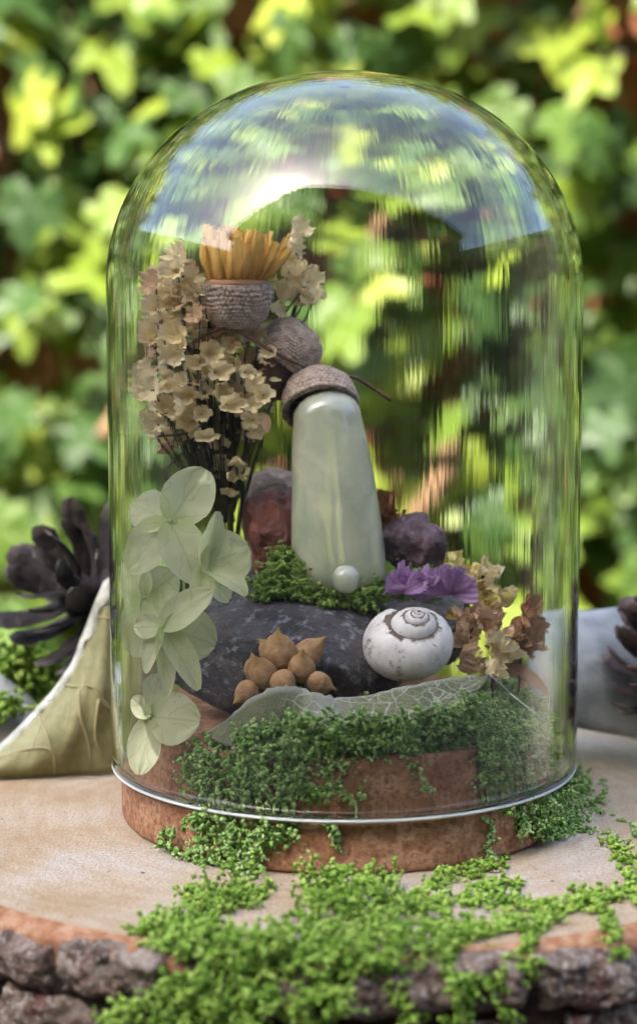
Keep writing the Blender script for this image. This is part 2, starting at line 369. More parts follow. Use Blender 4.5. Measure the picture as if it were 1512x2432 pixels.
c = m.ramp(n1, [(0.3, (0.012, 0.010, 0.010)), (0.7, (0.045, 0.036, 0.032))]); c = m.mix(m.ramp(st[0], [(0.82, 0.0), (1.0, 0.5)]), c, (0.16, 0.14, 0.12))
M_CONEB = m.done(c, 0.6, m.bump(m.noise(6, 5), 0.7, 0.06), 0.35)
m = M('brown_cone'); n1 = m.noise(2.0, 5); st = m.st()
c = m.ramp(n1, [(0.3, (0.055, 0.033, 0.028)), (0.7, (0.16, 0.10, 0.085))]); c = m.mix(m.ramp(st[0], [(0.80, 0.0), (1.0, 0.6)]), c, (0.20, 0.14, 0.12))
M_CONEC = m.done(c, 0.65, m.bump(m.noise(5, 5), 0.7, 0.06), 0.35)
m = M('dark_stem'); M_STEM = m.done(m.ramp(m.noise(4, 4), [(0.3, (0.03, 0.032, 0.015)), (0.7, (0.10, 0.085, 0.04))]), 0.7, m.bump(m.noise(9, 4), 0.5, 0.03), 0.3)
m = M('twig_bark'); M_TWIG = m.done(m.ramp(m.noise(4, 4), [(0.3, (0.085, 0.04, 0.02)), (0.7, (0.20, 0.11, 0.06))]), 0.7, m.bump(m.noise(9, 4), 0.5, 0.03), 0.3)
m = M('pale_thread'); M_THREAD = m.done((0.70, 0.70, 0.62), 0.5)
# polished translucent stone
m = M('polished_pale_stone'); n1 = m.noise(0.6, 4, 0.6, dist=1.2)
c = m.ramp(n1, [(0.35, (0.54, 0.60, 0.46)), (0.65, (0.80, 0.79, 0.62))])
M_JADE = m.done(c, 0.05, m.bump(m.noise(0.9, 2), 0.35, 0.08), 0.5, Subsurface_Weight=0.75, Subsurface_Radius=(0.012, 0.013, 0.011), Subsurface_Scale=0.6, Transmission_Weight=0.45, Coat_Weight=0.3, Coat_Roughness=0.03)
# hedge
m = M('ivy_leaf'); st = m.st(); oi = m.rnd()
rn = m.math('ADD', st[2], m.nd('ShaderNodeSeparateColor', {0: m.nd('ShaderNodeObjectInfo').outputs['Color']}).outputs[0])
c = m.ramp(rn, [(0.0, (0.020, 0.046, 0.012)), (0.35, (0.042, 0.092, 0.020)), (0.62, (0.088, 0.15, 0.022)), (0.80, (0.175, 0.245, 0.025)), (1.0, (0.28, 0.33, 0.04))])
vl = m.ramp(m.math('ABSOLUTE', m.math('SINE', m.math('MULTIPLY', st[1], 2.5))), [(0.0, 1.0), (0.14, 0.0)])
c = m.mix(m.math('MULTIPLY', vl, 0.45), c, (0.26, 0.36, 0.14)); c = m.mix(m.ramp(m.noise(1.2, 3), [(0.55, 0.0), (0.8, 0.4)]), c, (0.03, 0.06, 0.015))
M_IVY = m.done(c, 0.45, m.bump(m.noise(1.0, 3), 0.35, 0.15), 0.35, transl=0.35, tcol=m.mix(0.5, c, (0.28, 0.42, 0.03)))
m = M('ivy_bark'); M_IVYSTEM = m.done(m.ramp(m.noise(0.6, 4), [(0.3, (0.10, 0.06, 0.035)), (0.7, (0.26, 0.15, 0.085))]), 0.85, m.bump(m.noise(2, 5), 0.8, 0.2), 0.2)
m = M('red_brick'); c = m.ramp(m.math('ADD', m.math('MULTIPLY', m.rnd(), 0.6), m.math('MULTIPLY', m.noise(0.5, 5), 0.5)), [(0.15, (0.17, 0.055, 0.03)), (0.5, (0.30, 0.10, 0.05)), (0.9, (0.38, 0.17, 0.09))])
M_BRICK = m.done(c, 0.9, m.bump(m.noise(2, 5), 0.7, 0.2), 0.15)
m = M('mortar'); M_MORTAR = m.done(m.ramp(m.noise(1, 5), [(0.3, (0.13, 0.11, 0.09)), (0.7, (0.22, 0.19, 0.16))]), 0.95, m.bump(m.noise(3, 5), 0.8, 0.2), 0.1)
m = M('stone_paving'); M_GROUND = m.done(m.ramp(m.noise(0.05, 6), [(0.3, (0.16, 0.15, 0.12)), (0.7, (0.30, 0.28, 0.24))]), 0.9, m.bump(m.noise(0.6, 6), 0.5, 0.4), 0.2)
m = M('weathered_board'); M_TABLE = m.done(m.ramp(m.noise(0.6, 5, vec=m.co((0.15, 2, 2))), [(0.3, (0.13, 0.10, 0.07)), (0.7, (0.26, 0.21, 0.16))]), 0.8, m.bump(m.noise(1, 5, vec=m.co((0.2, 4, 4))), 0.6, 0.1), 0.2)
m = M('house_render'); M_HOUSE = m.done(m.ramp(m.noise(0.03, 6), [(0.3, (0.07, 0.06, 0.05)), (0.7, (0.11, 0.095, 0.08))]), 0.9, None, 0.2)
m = M('roof_tile'); M_ROOF = m.done(m.ramp(m.noise(0.1, 5), [(0.3, (0.10, 0.05, 0.035)), (0.7, (0.17, 0.09, 0.06))]), 0.85, None, 0.2)

# ------------------------------------------------------------------ the setting
def box(mb, lo, hi, st=None, tilt=None):
    lo, hi = np.asarray(lo, float), np.asarray(hi, float)
    v = np.array([(a, b, c) for c in (lo[2], hi[2]) for b in (lo[1], hi[1]) for a in (lo[0], hi[0])])
    if tilt is not None: v = v + tilt
    mb.add(v, [(0, 2, 3, 1), (4, 5, 7, 6), (0, 1, 5, 4), (2, 6, 7, 3), (0, 4, 6, 2), (1, 3, 7, 5)], st); return mb
GZ = -78.0
g = MB(); g.add([(-3000, -3000, GZ), (3000, -3000, GZ), (3000, 3000, GZ), (-3000, 3000, GZ)], [(0, 1, 2, 3)])
obj('ground', g, M_GROUND, kind='structure', smooth=False)
tb = thing('garden_table', (0, 0, GZ), 'weathered board table that the wood slice stands on', 'table')
for k in range(4):
    obj('board', box(MB(), (-34, -14.5 + k * 7.2, -8.0), (34, -14.5 + k * 7.2 + 6.9, -5.4)), M_TABLE, tb, smooth=False)
for sx in (-30, 30):
    for sy in (-12, 10): obj('leg', box(MB(), (sx - 2, sy - 2, GZ), (sx + 2, sy + 2, -8.0)), M_TABLE, tb, smooth=False)
WY = 97.0
wall = thing('brick_wall', (0, WY, GZ), 'red brick garden wall hidden behind the ivy', 'wall')
obj('mortar_bed', box(MB(), (-150, WY + 0.8, GZ), (150, WY + 12, 92)), M_MORTAR, wall, smooth=False)
bm_ = bmesh.new(); bmesh.ops.create_cube(bm_, size=1.0); bmesh.ops.scale(bm_, vec=(21.4, 10, 6.5), verts=bm_.verts)
bmesh.ops.bevel(bm_, geom=bm_.edges[:], offset=0.35, segments=1, affect='EDGES')
brick_me = bpy.data.meshes.new('brick'); bm_.to_mesh(brick_me); bm_.free(); brick_me.materials.append(M_BRICK)
row = 0; z = GZ + 3.6
rest = MB(); bv = np.array([v.co[:] for v in brick_me.vertices]); bf = [tuple(p.vertices) for p in brick_me.polygons]
while z < 90:
    x0 = -139 if row % 2 else -128
    for k in range(13):
        p = np.array((x0 + k * 22.4 + random.uniform(-.2, .2), WY + 5 + random.uniform(-.35, .35), z + random.uniform(-.15, .15)))
        if abs(p[0]) > 139: continue
        if -45 < z < 62 and abs(p[0]) < 95:
            o = bpy.data.objects.new('brick', brick_me); COL.objects.link(o); o.parent = wall
            o.location = p - np.array((0, WY, GZ)); o.rotation_euler = (0, random.uniform(-.01, .01), random.uniform(-.01, .01))
        else: rest.add(bv + p, bf)
    z += 7.5; row += 1
obj('brick', rest, M_BRICK, wall, kind='stuff', smooth=False)
# the house behind the viewer: casts the shade the dome stands in, and its roof line shows in the dome's shoulder
hs = thing('house', (0, -330, GZ), 'plain house behind the viewer whose roof line is mirrored in the dome', 'house')
gx, gz, ez = -190, 470, 275
hw = MB(); hw.add([(x_, y_, z_) for y_ in (-322, -720) for x_, z_ in ((-500, GZ), (500, GZ), (500, ez), (gx, gz - 12), (-500, ez))], [(0, 1, 2, 3, 4), (9, 8, 7, 6, 5), (0, 4, 9, 5), (1, 6, 7, 2), (0, 5, 6, 1)])
obj('wall', hw, M_HOUSE, hs, smooth=False)
rf = MB()
for xe in (-535, 535):
    a_ = [(xe, ez - 14), (gx, gz), (gx, gz + 9), (xe, ez - 5)]; v_ = [(x_, y_, z_) for y_ in (-298, -745) for x_, z_ in a_]
    rf.add(v_, [(0, 1, 2, 3), (7, 6, 5, 4), (0, 4, 5, 1), (2, 6, 7, 3), (0, 3, 7, 4)])
obj('roof', rf, M_ROOF, hs, smooth=False)

for sx, lb in ((-1, 'long dark wall added out of view on the left, mirrored in the side of the dome'), (1, 'long dark wall added out of view on the right, mirrored in the side of the dome')):
    gw = box(MB(), (min(sx * 430, sx * 446), -318, GZ), (max(sx * 430, sx * 446), 420, 150)); box(gw, (min(sx * 426, sx * 450), -318, 150.5), (max(sx * 426, sx * 450), 420, 158))
    obj('added_side_wall', gw, M_HOUSE, label=lb, cat='wall', smooth=False)  # unseen side walls, added to darken what the glass reflects
# ivy: leaf variants, 300 parts in view, the rest one part
def ivy_leaf_mesh(size, seed):
    r_ = np.random.default_rng(seed); na = 30; a = np.linspace(-np.pi, np.pi, na, endpoint=False)
    lob = [(0.0, 0.98, 0.42), (1.05, 0.80, 0.38), (-1.05, 0.80, 0.38), (2.05, 0.58, 0.40), (-2.05, 0.58, 0.40)]
    rr = np.full(na, 0.50)
    for (c0, amp, wd) in lob:
        amp = amp * r_.uniform(0.85, 1.1); d = np.abs((a - c0 + np.pi) % (2 * np.pi) - np.pi)
        rr = np.maximum(rr, amp * np.exp(-(d / wd / 1.35) ** 2))
    rr[np.abs(a) > 2.85] *= 0.5
    v = [(0, 0, 0)]; st = [(0, 0, 0)]; f = []
    fold = r_.uniform(0.05, 0.35)
    for k, q in enumerate((0.34, 0.68, 1.0)):
        for i in range(na):
            x_ = math.sin(a[i]) * rr[i] * q; y_ = math.cos(a[i]) * rr[i] * q
            z_ = fold * abs(x_) * 0.6 - 0.28 * q * q * rr[i] ** 2 * r_.uniform(0.5, 0.9) + 0.03 * math.sin(5 * a[i])
            v.append((x_, y_, z_)); st.append((q, a[i], 0))
    for i in range(na):
        j = (i + 1) % na; f.append((0, 1 + j, 1 + i))
        for k in range(2): f.append((1 + k * na + i, 1 + k * na + j, 1 + (k + 1) * na + j, 1 + (k + 1) * na + i))
    return np.array(v) * size, f, np.array(st)
VAR = [ivy_leaf_mesh(s, 100 + i) for i, s in enumerate((3.0, 3.4, 3.9, 4.3, 3.3, 4.1, 3.6, 4.7, 2.5, 4.4))]
ivy = thing('ivy', (0, 92, GZ), 'thick ivy with glossy lobed leaves climbing the garden wall', 'climbing plant')
cand = []
while len(cand) < 4200:
    p = np.array((rng.uniform(-95, 95), rng.uniform(78, 95), rng.uniform(-55, 66)))
    dens = noise([(p[0], 0, p[2])], 0.075, 2, 5)[0] + 0.35 * noise([(p[0], 0, p[2])], 0.22, 1, 8)[0]
    if dens < -0.72: continue
    p[1] += -3.0 * dens
    cand.append(p)
def in_view(p):
    d = p - CAM; zc = d.dot(FW); px = 756 + FPX * d[0] / zc; py = 1216 - FPX * d.dot(UP) / zc
    return -60 < px < 1572 and -60 < py < 1500
vis = sorted([p for p in cand if in_view(p)], key=lambda p: p[1]); near = set(id(p) for p in vis[:300])
ivy_me = [to_mesh('leaf', v, f, st, M_IVY, np.zeros(3)) for v, f, st in VAR]
many = MB()
for p in cand:
    k = random.randrange(len(VAR)); sun_tint = noise([(p[0], 3, p[2])], 0.05, 2, 21)[0]
    tone = float(np.clip(rng.uniform(0.05, .85) + .36 * math.exp(-((p[0] - 2) / 14) ** 2) + .18 * sun_tint, 0.02, 1)); e2 = Euler((0, 0, rng.normal(0, 0.55)))  # brighter middle and patches: sunlight put into the leaf tone
    spin = Matrix.Rotation(math.pi + rng.normal(0, 0.8), 3, 'Z')
    mt = e2.to_matrix() @ Euler((R(rng.normal(62, 22)), 0, 0)).to_matrix() @ Matrix.Rotation(rng.normal(0, 0.3), 3, 'Y') @ spin
    if id(p) in near:
        o = bpy.data.objects.new('leaf', ivy_me[k]); COL.objects.link(o); o.parent = ivy
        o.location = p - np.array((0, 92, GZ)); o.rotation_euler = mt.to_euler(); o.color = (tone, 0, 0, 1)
    else:
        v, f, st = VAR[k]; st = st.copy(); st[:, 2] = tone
        many.add(v @ np.array(mt).T + p, f, st)
for k in range(2600):
    p = np.array((rng.uniform(-152, 152), rng.uniform(80, 95), rng.uniform(GZ, 100)))
    if abs(p[0]) < 92 and -52 < p[2] < 63: continue
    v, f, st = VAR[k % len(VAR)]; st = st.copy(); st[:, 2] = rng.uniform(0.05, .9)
    mt = Euler((0, 0, rng.normal(0, .5))).to_matrix() @ Euler((R(rng.normal(62, 22)), 0, 0)).to_matrix() @ Matrix.Rotation(math.pi + rng.normal(0, 0.8), 3, 'Z')
    many.add(v @ np.array(mt).T * 1.5 + p, f, st)
obj('leaf', many, M_IVY, ivy, kind='stuff').color = (0, 0, 0, 1)
for k in range(14):
    x0 = rng.uniform(-60, 60); pts = [np.array((x0, 94, GZ))]
    while pts[-1][2] < 55: pts.append(pts[-1] + np.array((rng.normal(0, 6), rng.normal(-0.2, 1.2), rng.uniform(9, 16))))
    pts = np.array(pts); pts[:, 1] = np.clip(pts[:, 1], 86, 95)
    v, f = tube(smooth_path(pts, 4), np.linspace(1.3, 0.35, (len(pts) - 1) * 4 + 1), 8); obj('stem', MB().add(v, f), M_IVYSTEM, ivy)
for pts in ([(860, 600, 80), (930, 490, 81), (960, 380, 84)], [(1000, 1230, 80), (1080, 1130, 80), (1110, 1010, 84)], [(250, 1040, 80), (320, 940, 82), (420, 860, 85)], [(1070, 1350, 82), (1085, 1120, 84), (1120, 900, 88)]):
    v, f = tube(smooth_path([P(*q) for q in pts], 5), 0.8, 8); obj('stem', MB().add(v, f), M_IVYSTEM, ivy)

# ------------------------------------------------------------------ wood slice
LC = np.array((0.0, 0.7, 0.0)); LR = 12.0
log = thing('wood_slice', (LC[0], LC[1], -5.35), 'round wood slice with rough bark edge carrying the dome', 'wood slice')
na = 160; an = np.linspace(0, 2 * np.pi, na, endpoint=False); wobr = 1 + 0.012 * noise(np.stack([np.cos(an), np.sin(an), 0 * an], -1), 1.2, 3, 3)
mb = MB(); radii = [0.0] + list(np.linspace(0.5, 11.35, 40)); vs = [LC]; 
for r_ in radii[1:]:
    q = np.stack([np.cos(an) * r_ * (1 + (wobr - 1) * r_ / 12), np.sin(an) * r_ * (1 + (wobr - 1) * r_ / 12), np.zeros(na)], -1) + LC
    q[:, 2] += 0.015 * noise(q, 0.6, 3, 4); vs.append(q)
vv_ = np.vstack([np.atleast_2d(x) for x in vs]); ff = [(0, 1 + j, 1 + (j + 1) % na) for j in range(na)]
for i in range(len(radii) - 2):
    for j in range(na):
        a0 = 1 + i * na + j; b0 = 1 + i * na + (j + 1) % na; ff.append((a0, a0 + na, b0 + na, b0))
mb.add(vv_, ff); last = vs[-1]
low = last.copy(); low[:, 2] = -5.3; bot = MB()
mb.add(np.vstack([last, low]), [(j, na + j, na + (j + 1) % na, (j + 1) % na) for j in range(na)] + [tuple(na + j for j in range(na - 1, -1, -1))])
obj('sawn_face', mb, M_WOOD, log)
mb = MB(); rows = []
for t, (dr, dz) in enumerate([(0.003, 0.0), (0.22, -0.035), (0.42, -0.10), (0.56, -0.24), (0.52, -0.5), (0.40, -5.2)]):
    rr = (11.35 + dr) * wobr + (0.07 * noise(np.stack([np.cos(an), np.sin(an), 0 * an + t], -1), 6, 3, 9) if t else 0)
    rows.append(np.stack([np.cos(an) * rr + LC[0], np.sin(an) * rr + LC[1], np.full(na, dz) + (0.03 * noise(np.stack([np.cos(an), np.sin(an), 0 * an], -1), 9, 3, t) if t else 0.006)], -1))
mb.add(np.vstack(rows), [tuple(reversed(q)) for q in grid_faces(len(rows), na, True)]); obj('cambium_ring', mb, M_CAMB, log)
v, f = lathe([(11.2, -0.5), (11.72, -0.5), (11.85, -0.9), (11.85, -5.3), (11.2, -5.3)], 120); obj('inner_bark', MB().add(v + LC, [q[::-1] for q in f]), M_INBARK, log)
for rowk, (z1, z0) in enumerate([(-0.17, -1.35), (-1.30, -3.1), (-3.0, -5.3)]):
    a = rng.uniform(0, 0.2); a_end = a + 2 * np.pi
    while a < a_end - 0.05:
        wd = min(rng.uniform(0.16, 0.48), a_end - a); gap = rng.uniform(0.002, 0.016)
        nu, nv = 20, 34; uu = np.linspace(0, 1, nu)[:, None]; tt = np.linspace(0, 1, nv)[None, :]
        jt = rng.uniform(-0.14, 0.14); zz = z1 + jt + (z0 - z1) * uu + 0 * tt
        zz = zz + 0.12 * noise(np.stack([tt.repeat(nu, 0).ravel() * wd * 12, np.full(nu * nv, a * 9), uu.repeat(nv, 1).ravel()], -1), 1.4, 2, 5).reshape(nu, nv)
        aa = a + gap + (wd - 2 * gap) * tt + 0 * uu + 0.010 * noise(np.stack([uu.repeat(nv, 1).ravel() * 3, np.full(nu * nv, a * 7), tt.repeat(nu, 0).ravel()], -1), 1.3, 2, 6).reshape(nu, nv)
        edge = np.minimum(np.minimum(uu, 1 - uu) * abs(z1 - z0) / 0.22, np.minimum(tt, 1 - tt) * wd * 12 / 0.22); edge = np.clip(edge, 0, 1) ** 0.5
        pt = np.stack([np.cos(aa) * 12, np.sin(aa) * 12, zz], -1).reshape(-1, 3)
        nn = noise(pt, 1.3, 4, 12).reshape(nu, nv); n3 = noise(pt, 3.6, 4, 13).reshape(nu, nv)
        rr = 11.55 + (0.40 + 0.24 * nn + 0.17 * np.abs(n3) + rng.uniform(-.1, .12)) * edge + (0.1 if rowk == 0 else 0.0)
        v = np.stack([np.cos(aa) * rr + LC[0], np.sin(aa) * rr + LC[1], zz], -1).reshape(-1, 3)
        o = obj('bark_plate', MB().add(v, grid_faces(nu, nv)), M_BARK, log); a += wd
# ------------------------------------------------------------------ cork base and dome
cb = thing('cork_base', (0, 0, 0), 'round brown cork base with raised plug, closing the glass dome', 'cork base')
def rounded(r, z0, z1, b, n=5):
    pr = [(0, z1)] + [(r * q, z1) for q in (0.3, 0.6, 0.85)]
    for i in range(n + 1): t = i / n * math.pi / 2; pr.append((r - b + b * math.sin(t), z1 - b + b * math.cos(t)))
    pr += [(r, z1 + (z0 - z1) * q) for q in (0.4, 0.6, 0.8)]
    b2 = b * 1.3
    for i in range(n + 1): t = i / n * math.pi / 2; pr.append((r - b2 + b2 * math.cos(t), z0 + b2 - b2 * math.sin(t)))
    pr.append((0, z0)); return pr
for nm, (r_, z0, z1, b) in (('lower_disc', (5.72, 0.008, 1.22, 0.12)), ('plug', (5.22, 1.225, 2.62, 0.07))):
    v, f = lathe(rounded(r_, z0, z1, b), 128); v = v * (1 + 0.004 * noise(v, 0.9, 4, 2))[:, None]
    obj(nm, MB().add(v, [q[::-1] for q in f]), M_CORK, cb)
RO, TH, ZB, ZT, HE = 5.96, 0.22, 1.26, 18.72, 5.3
def dome_prof():
    pr = [(RO - TH / 2, ZB + .125), (RO - .01, ZB + .125)]
    zc = ZT - HE
    pr += [(RO, z) for z in np.linspace(ZB + 0.4, zc, 16)]
    for t in np.linspace(0, math.pi / 2, 48)[1:]: pr.append((RO * max(math.cos(t), 0) ** 0.97, zc + HE * math.sin(t) ** 0.985))
    pi = []
    for t in np.linspace(math.pi / 2, 0, 48)[:-1]: pi.append(((RO - TH) * max(math.cos(t), 0) ** 0.97, zc + (HE - TH) * math.sin(t) ** 0.985))
    pi += [(RO - TH, z) for z in np.linspace(zc, ZB + 0.4, 16)]
    pi += [(RO - TH + .01, ZB + .125)]
    return pr + pi
gd = thing('glass_dome', (0, 0, ZB), 'clear glass dome with faint vertical ripples over the moss garden', 'glass dome')
v, f = lathe(dome_prof(), 192, True); obj('glass_shell', MB().add(v, f), M_GLASS, gd)
v, f = lathe([(RO - TH / 2 + TH / 2 * math.cos(t), ZB + .065 + .05 * math.sin(t)) for t in np.linspace(-math.pi, math.pi, 17)[:-1]], 160, True); obj('rim', MB().add(v, f), M_RIM, gd)

# ------------------------------------------------------------------ moss
bm_ = bmesh.new(); bmesh.ops.create_icosphere(bm_, subdivisions=2, radius=1.0)
IV = np.array([v.co[:] for v in bm_.verts]); IF = np.array([[v.index for v in q.verts] for q in bm_.faces]); bm_.free()
bm_ = bmesh.new(); bmesh.ops.create_icosphere(bm_, subdivisions=1, radius=1.0)
IV1 = np.array([v.co[:] for v in bm_.verts]); IF1 = np.array([[v.index for v in q.verts] for q in bm_.faces]); bm_.free()
def variants(iv, k, amp): return [iv * (1 + amp * rng.normal(0, 1, (len(iv), 1)).clip(-1.6, 1.6)) for _ in range(k)]
VA = variants(IV, 10, 0.36); VB = variants(IV1, 8, 0.25)
def rotmats(n):
    q = rng.normal(size=(n, 4)); q /= np.linalg.norm(q, axis=1)[:, None]; w_, x_, y_, z_ = q.T
    return np.stack([1 - 2 * (y_ * y_ + z_ * z_), 2 * (x_ * y_ - z_ * w_), 2 * (x_ * z_ + y_ * w_), 2 * (x_ * y_ + z_ * w_), 1 - 2 * (x_ * x_ + z_ * z_), 2 * (y_ * z_ - x_ * w_), 2 * (x_ * z_ - y_ * w_), 2 * (y_ * z_ + x_ * w_), 1 - 2 * (x_ * x_ + y_ * y_)], -1).reshape(n, 3, 3)
def blobs(name, C, Rad, Tone, mat, hi=True, flat=(1, .8, .6), threads=None, **k):
    C = np.asarray(C); n = len(C); base, F = (VA, IF) if hi else (VB, IF1); vs = np.array(base)[rng.integers(0, len(base), n)]
    vs = vs * np.asarray(Rad)[:, None, None] * np.asarray(flat)
    vs = np.einsum('nij,nkj->nki', rotmats(n), vs) + C[:, None, :]; nv = vs.shape[1]
    f = (F[None] + (np.arange(n) * nv)[:, None, None]).reshape(-1, 3)
    st = np.zeros((n, nv, 3)); st[:, :, 0] = np.asarray(Tone)[:, None]; v = vs.reshape(-1, 3); st = st.reshape(-1, 3)
    if threads:
        tv, tf, o = [], [], len(v)
        for pts in threads:
            a, q = tube(pts, 0.022, 3)
            q = [z for z in q if len(z) == 4]; tv.append(a); 
            tf += [(z[0] + o, z[1] + o, z[2] + o) for z in q] + [(z[0] + o, z[2] + o, z[3] + o) for z in q]; o += len(a)
        v = np.vstack([v] + tv); f = np.vstack([f, np.array(tf)]); st = np.vstack([st, np.tile((0.25, 0, 0), (len(v) - len(st), 1))])
    return obj_np(name, v, f, st, mat, kind='stuff', **k)
def sprig(p, d, n, step, curl, grav=0.0):
    out = [p]; d = unit(d)
    for _ in range(n):
        d = unit(d + rng.normal(0, curl, 3) + np.array((0, 0, -grav))); out.append(out[-1] + d * step * rng.uniform(0.7, 1.2))
    return out
class Clump:
    def __init__(s): s.c = []; s.r = []; s.t = []; s.th = []
    def sprig(s, p, d, n, step, rad, curl=0.5, grav=0.0, thread=False, tone=None):
        q = sprig(np.asarray(p, float), d, n, step, curl, grav); b = rng.uniform(0.1, 0.75) if tone is None else tone
        for i, x_ in enumerate(q):
            s.c.append(x_ + rng.normal(0, rad * 0.4, 3)); s.r.append(rad * rng.uniform(0.65, 1.3)); s.t.append(np.clip(b + 0.22 * i / max(n, 1) + rng.normal(0, 0.12), 0, 1))
        if thread and len(q) > 2: s.th.append(np.array(q))
    def build(s, name, mat, keep=None, **k):
        c = np.array(s.c); ok = np.ones(len(c), bool) if keep is None else np.array([keep(x_) for x_ in c])
        return blobs(name, c[ok], np.array(s.r)[ok], np.array(s.t)[ok], mat, threads=s.th, **k)
def F_log(p):
    q = p - LC; return max(math.hypot(q[0], q[1]) - 12.05, p[2])
# moss lying on the slice in front, draped over the bark
cl = Clump()
heap = [(420, 2160), (500, 2140), (600, 2100), (690, 2080), (760, 2110), (830, 2090), (930, 2100), (1000, 2140), (1060, 2200), (1090, 2260), (1060, 2300), (1000, 2320), (900, 2330), (780, 2340), (640, 2340), (540, 2330), (450, 2300), (400, 2270), (380, 2210)]
for (x_, y_) in poly_samples(heap, 1050):
    p = march(x_, y_, F_log)
    if p is None: continue
    if noise([p], 0.75, 2, 41)[0] < -0.42 + 0.5 * abs((x_ - 760) / 400) ** 2: continue
    e = min(1, max(0.15, 1 - ((x_ - 760) / 420) ** 2)); up = 0.62 * e * (0.6 + 0.6 * max(0, noise([p], 1.1, 2, 43)[0] + .3))
    cl.sprig(p + np.array((0, 0, rng.uniform(0, up))), (rng.normal(0, .7), rng.normal(-.3, .6), 0.75), int(rng.integers(4, 9)), 0.095, 0.050, 0.6, thread=rng.random() < .3)
drape = [(400, 2300), (560, 2310), (700, 2330), (900, 2320), (1060, 2300), (1130, 2290), (1140, 2340), (1090, 2400), (1000, 2350), (930, 2345), (860, 2400), (810, 2430), (700, 2370), (650, 2350), (560, 2400), (520, 2440), (300, 2440), (260, 2400), (360, 2360)]
for (x_, y_) in poly_samples(drape, 720):
    p = march(x_, y_, F_log)
    if p is None: continue
    if noise([p], 0.9, 2, 31)[0] < 0.12: continue
    n = unit((p - LC) * (1, 1, 0)); cl.sprig(p + n * (0.25 + rng.uniform(0, .3)), n * 0.4 + np.array((rng.normal(0, .6), 0, rng.normal(-.5, .5))), int(rng.integers(4, 9)), 0.095, 0.050, 0.55, 0.12, thread=rng.random() < .3)
left = [(310, 2215), (340, 2195), (420, 2180), (520, 2160), (520, 2230), (430, 2270), (330, 2235)]
for (x_, y_) in poly_samples(left, 150):
    p = march(x_, y_, F_log)
    if p is not None: cl.sprig(p + np.array((0, 0, .06)), (rng.normal(0, 1), rng.normal(0, 1), .25), 6, 0.09, 0.052, 0.5)
def trail(cl, pts, rad, dens=2.2, spread=10, h=0.10, F=F_log, thread=True, gl=0.1):
    q = [np.array(z, float) for z in pts]; pth = smooth_path([np.array((z[0], z[1], 0)) for z in q], 8); th = []
    for a, b in zip(pth[:-1], pth[1:]):
        for k in range(max(1, int(np.linalg.norm(b - a) / 9 * dens))):
            t = rng.random(); x_, y_ = (a + (b - a) * t)[:2] + rng.normal(0, spread * 0.45, 2); p = march(x_, y_, F)
            if p is None: continue
            n = np.array((0, 0, 1.0)) if p[2] > -0.1 and F is F_log else unit((p - LC) * (1, 1, 0.2))
            cl.sprig(p + n * rng.uniform(0.02, h + 0.06), n * .5 + rng.normal(0, .7, 3), 2, rad * 1.3, rad, 0.5)
for pts in ([(1210, 2045), (1150, 2070), (1070, 2085), (1000, 2130), (960, 2150)], [(960, 2170), (1080, 2150), (1200, 2155), (1300, 2165), (1400, 2140), (1520, 2125)],
            [(1000, 2230), (1100, 2205), (1200, 2210), (1290, 2200), (1345, 2165), (1410, 2140)], [(1435, 2015), (1485, 2045), (1500, 2090), (1490, 2120), (1530, 2150)],
            [(1290, 2190), (1262, 2240), (1238, 2300), (1225, 2345)], [(1420, 2160), (1432, 2195), (1450, 2225), (1462, 2260)], [(1120, 2110), (1190, 2120), (1240, 2110)],
            [(1050, 2280), (1090, 2330), (1100, 2390), (1060, 2430)], [(1180, 2290), (1190, 2350), (1205, 2420)], [(430, 2130), (470, 2140), (520, 2150)], [(1060, 2240), (1140, 2230), (1230, 2190)],
            [(480, 2135), (560, 2150), (640, 2120)], [(930, 2340), (970, 2400), (990, 2440)], [(620, 2350), (700, 2400), (760, 2440), (800, 2380)]):
    trail(cl, pts, 0.058, 4.2, 22)
cl.build('moss', M_MOSSF, label='bright green moss heaped on the slice edge in front of the cork', cat='moss')
# thin green threads hanging over the bark
# moss inside the dome, hanging over the plug
def F_plug(p):
    r_ = 5.30 - max(0.0, p[2] - 2.5) * 1.55
    return max(math.hypot(p[0], p[1]) - r_, 1.25 - p[2] if False else -1)
inside = [(455, 1780), (520, 1740), (580, 1720), (640, 1690), (720, 1670), (800, 1690), (900, 1670), (1000, 1670), (1080, 1640), (1130, 1620), (1170, 1700), (1120, 1760), (1010, 1790), (940, 1790), (850, 1790), (790, 1880), (700, 1920), (600, 1915), (500, 1900), (440, 1860), (450, 1815)]
cl = Clump()
keep_in = lambda q: q[2] > 1.30 and math.hypot(q[0], q[1]) < 5.68
def fill(cl, poly, n, F, step, rad, grav, gate=-9, nn=(3, 7), outw=0.3, toneb=0.0):
    for (x_, y_) in poly_samples(poly, n):
        p = march(x_, y_, F)
        if p is None or noise([p], 1.3, 2, 17)[0] < gate: continue
        n_ = unit(p * (1, 1, 0)); cl.sprig(p + n_ * rng.uniform(-.15, .12), n_ * outw + rng.normal(0, .6, 3) + np.array((0, 0, .3)), int(rng.integers(*nn)), step, rad, 0.65, grav, thread=rng.random() < .35, tone=np.clip(rng.uniform(0.05, 0.7) + toneb, 0, 1))
fill(cl, inside, 1700, F_plug, 0.085, 0.044, 0.10, -0.62)
for pts in ([(940, 1780), (985, 1830), (1010, 1880)], [(800, 1860), (835, 1900), (860, 1850)], [(1130, 1760), (1150, 1850), (1140, 1900)]): trail(cl, pts, 0.05, 2.0, 9, F=F_plug)
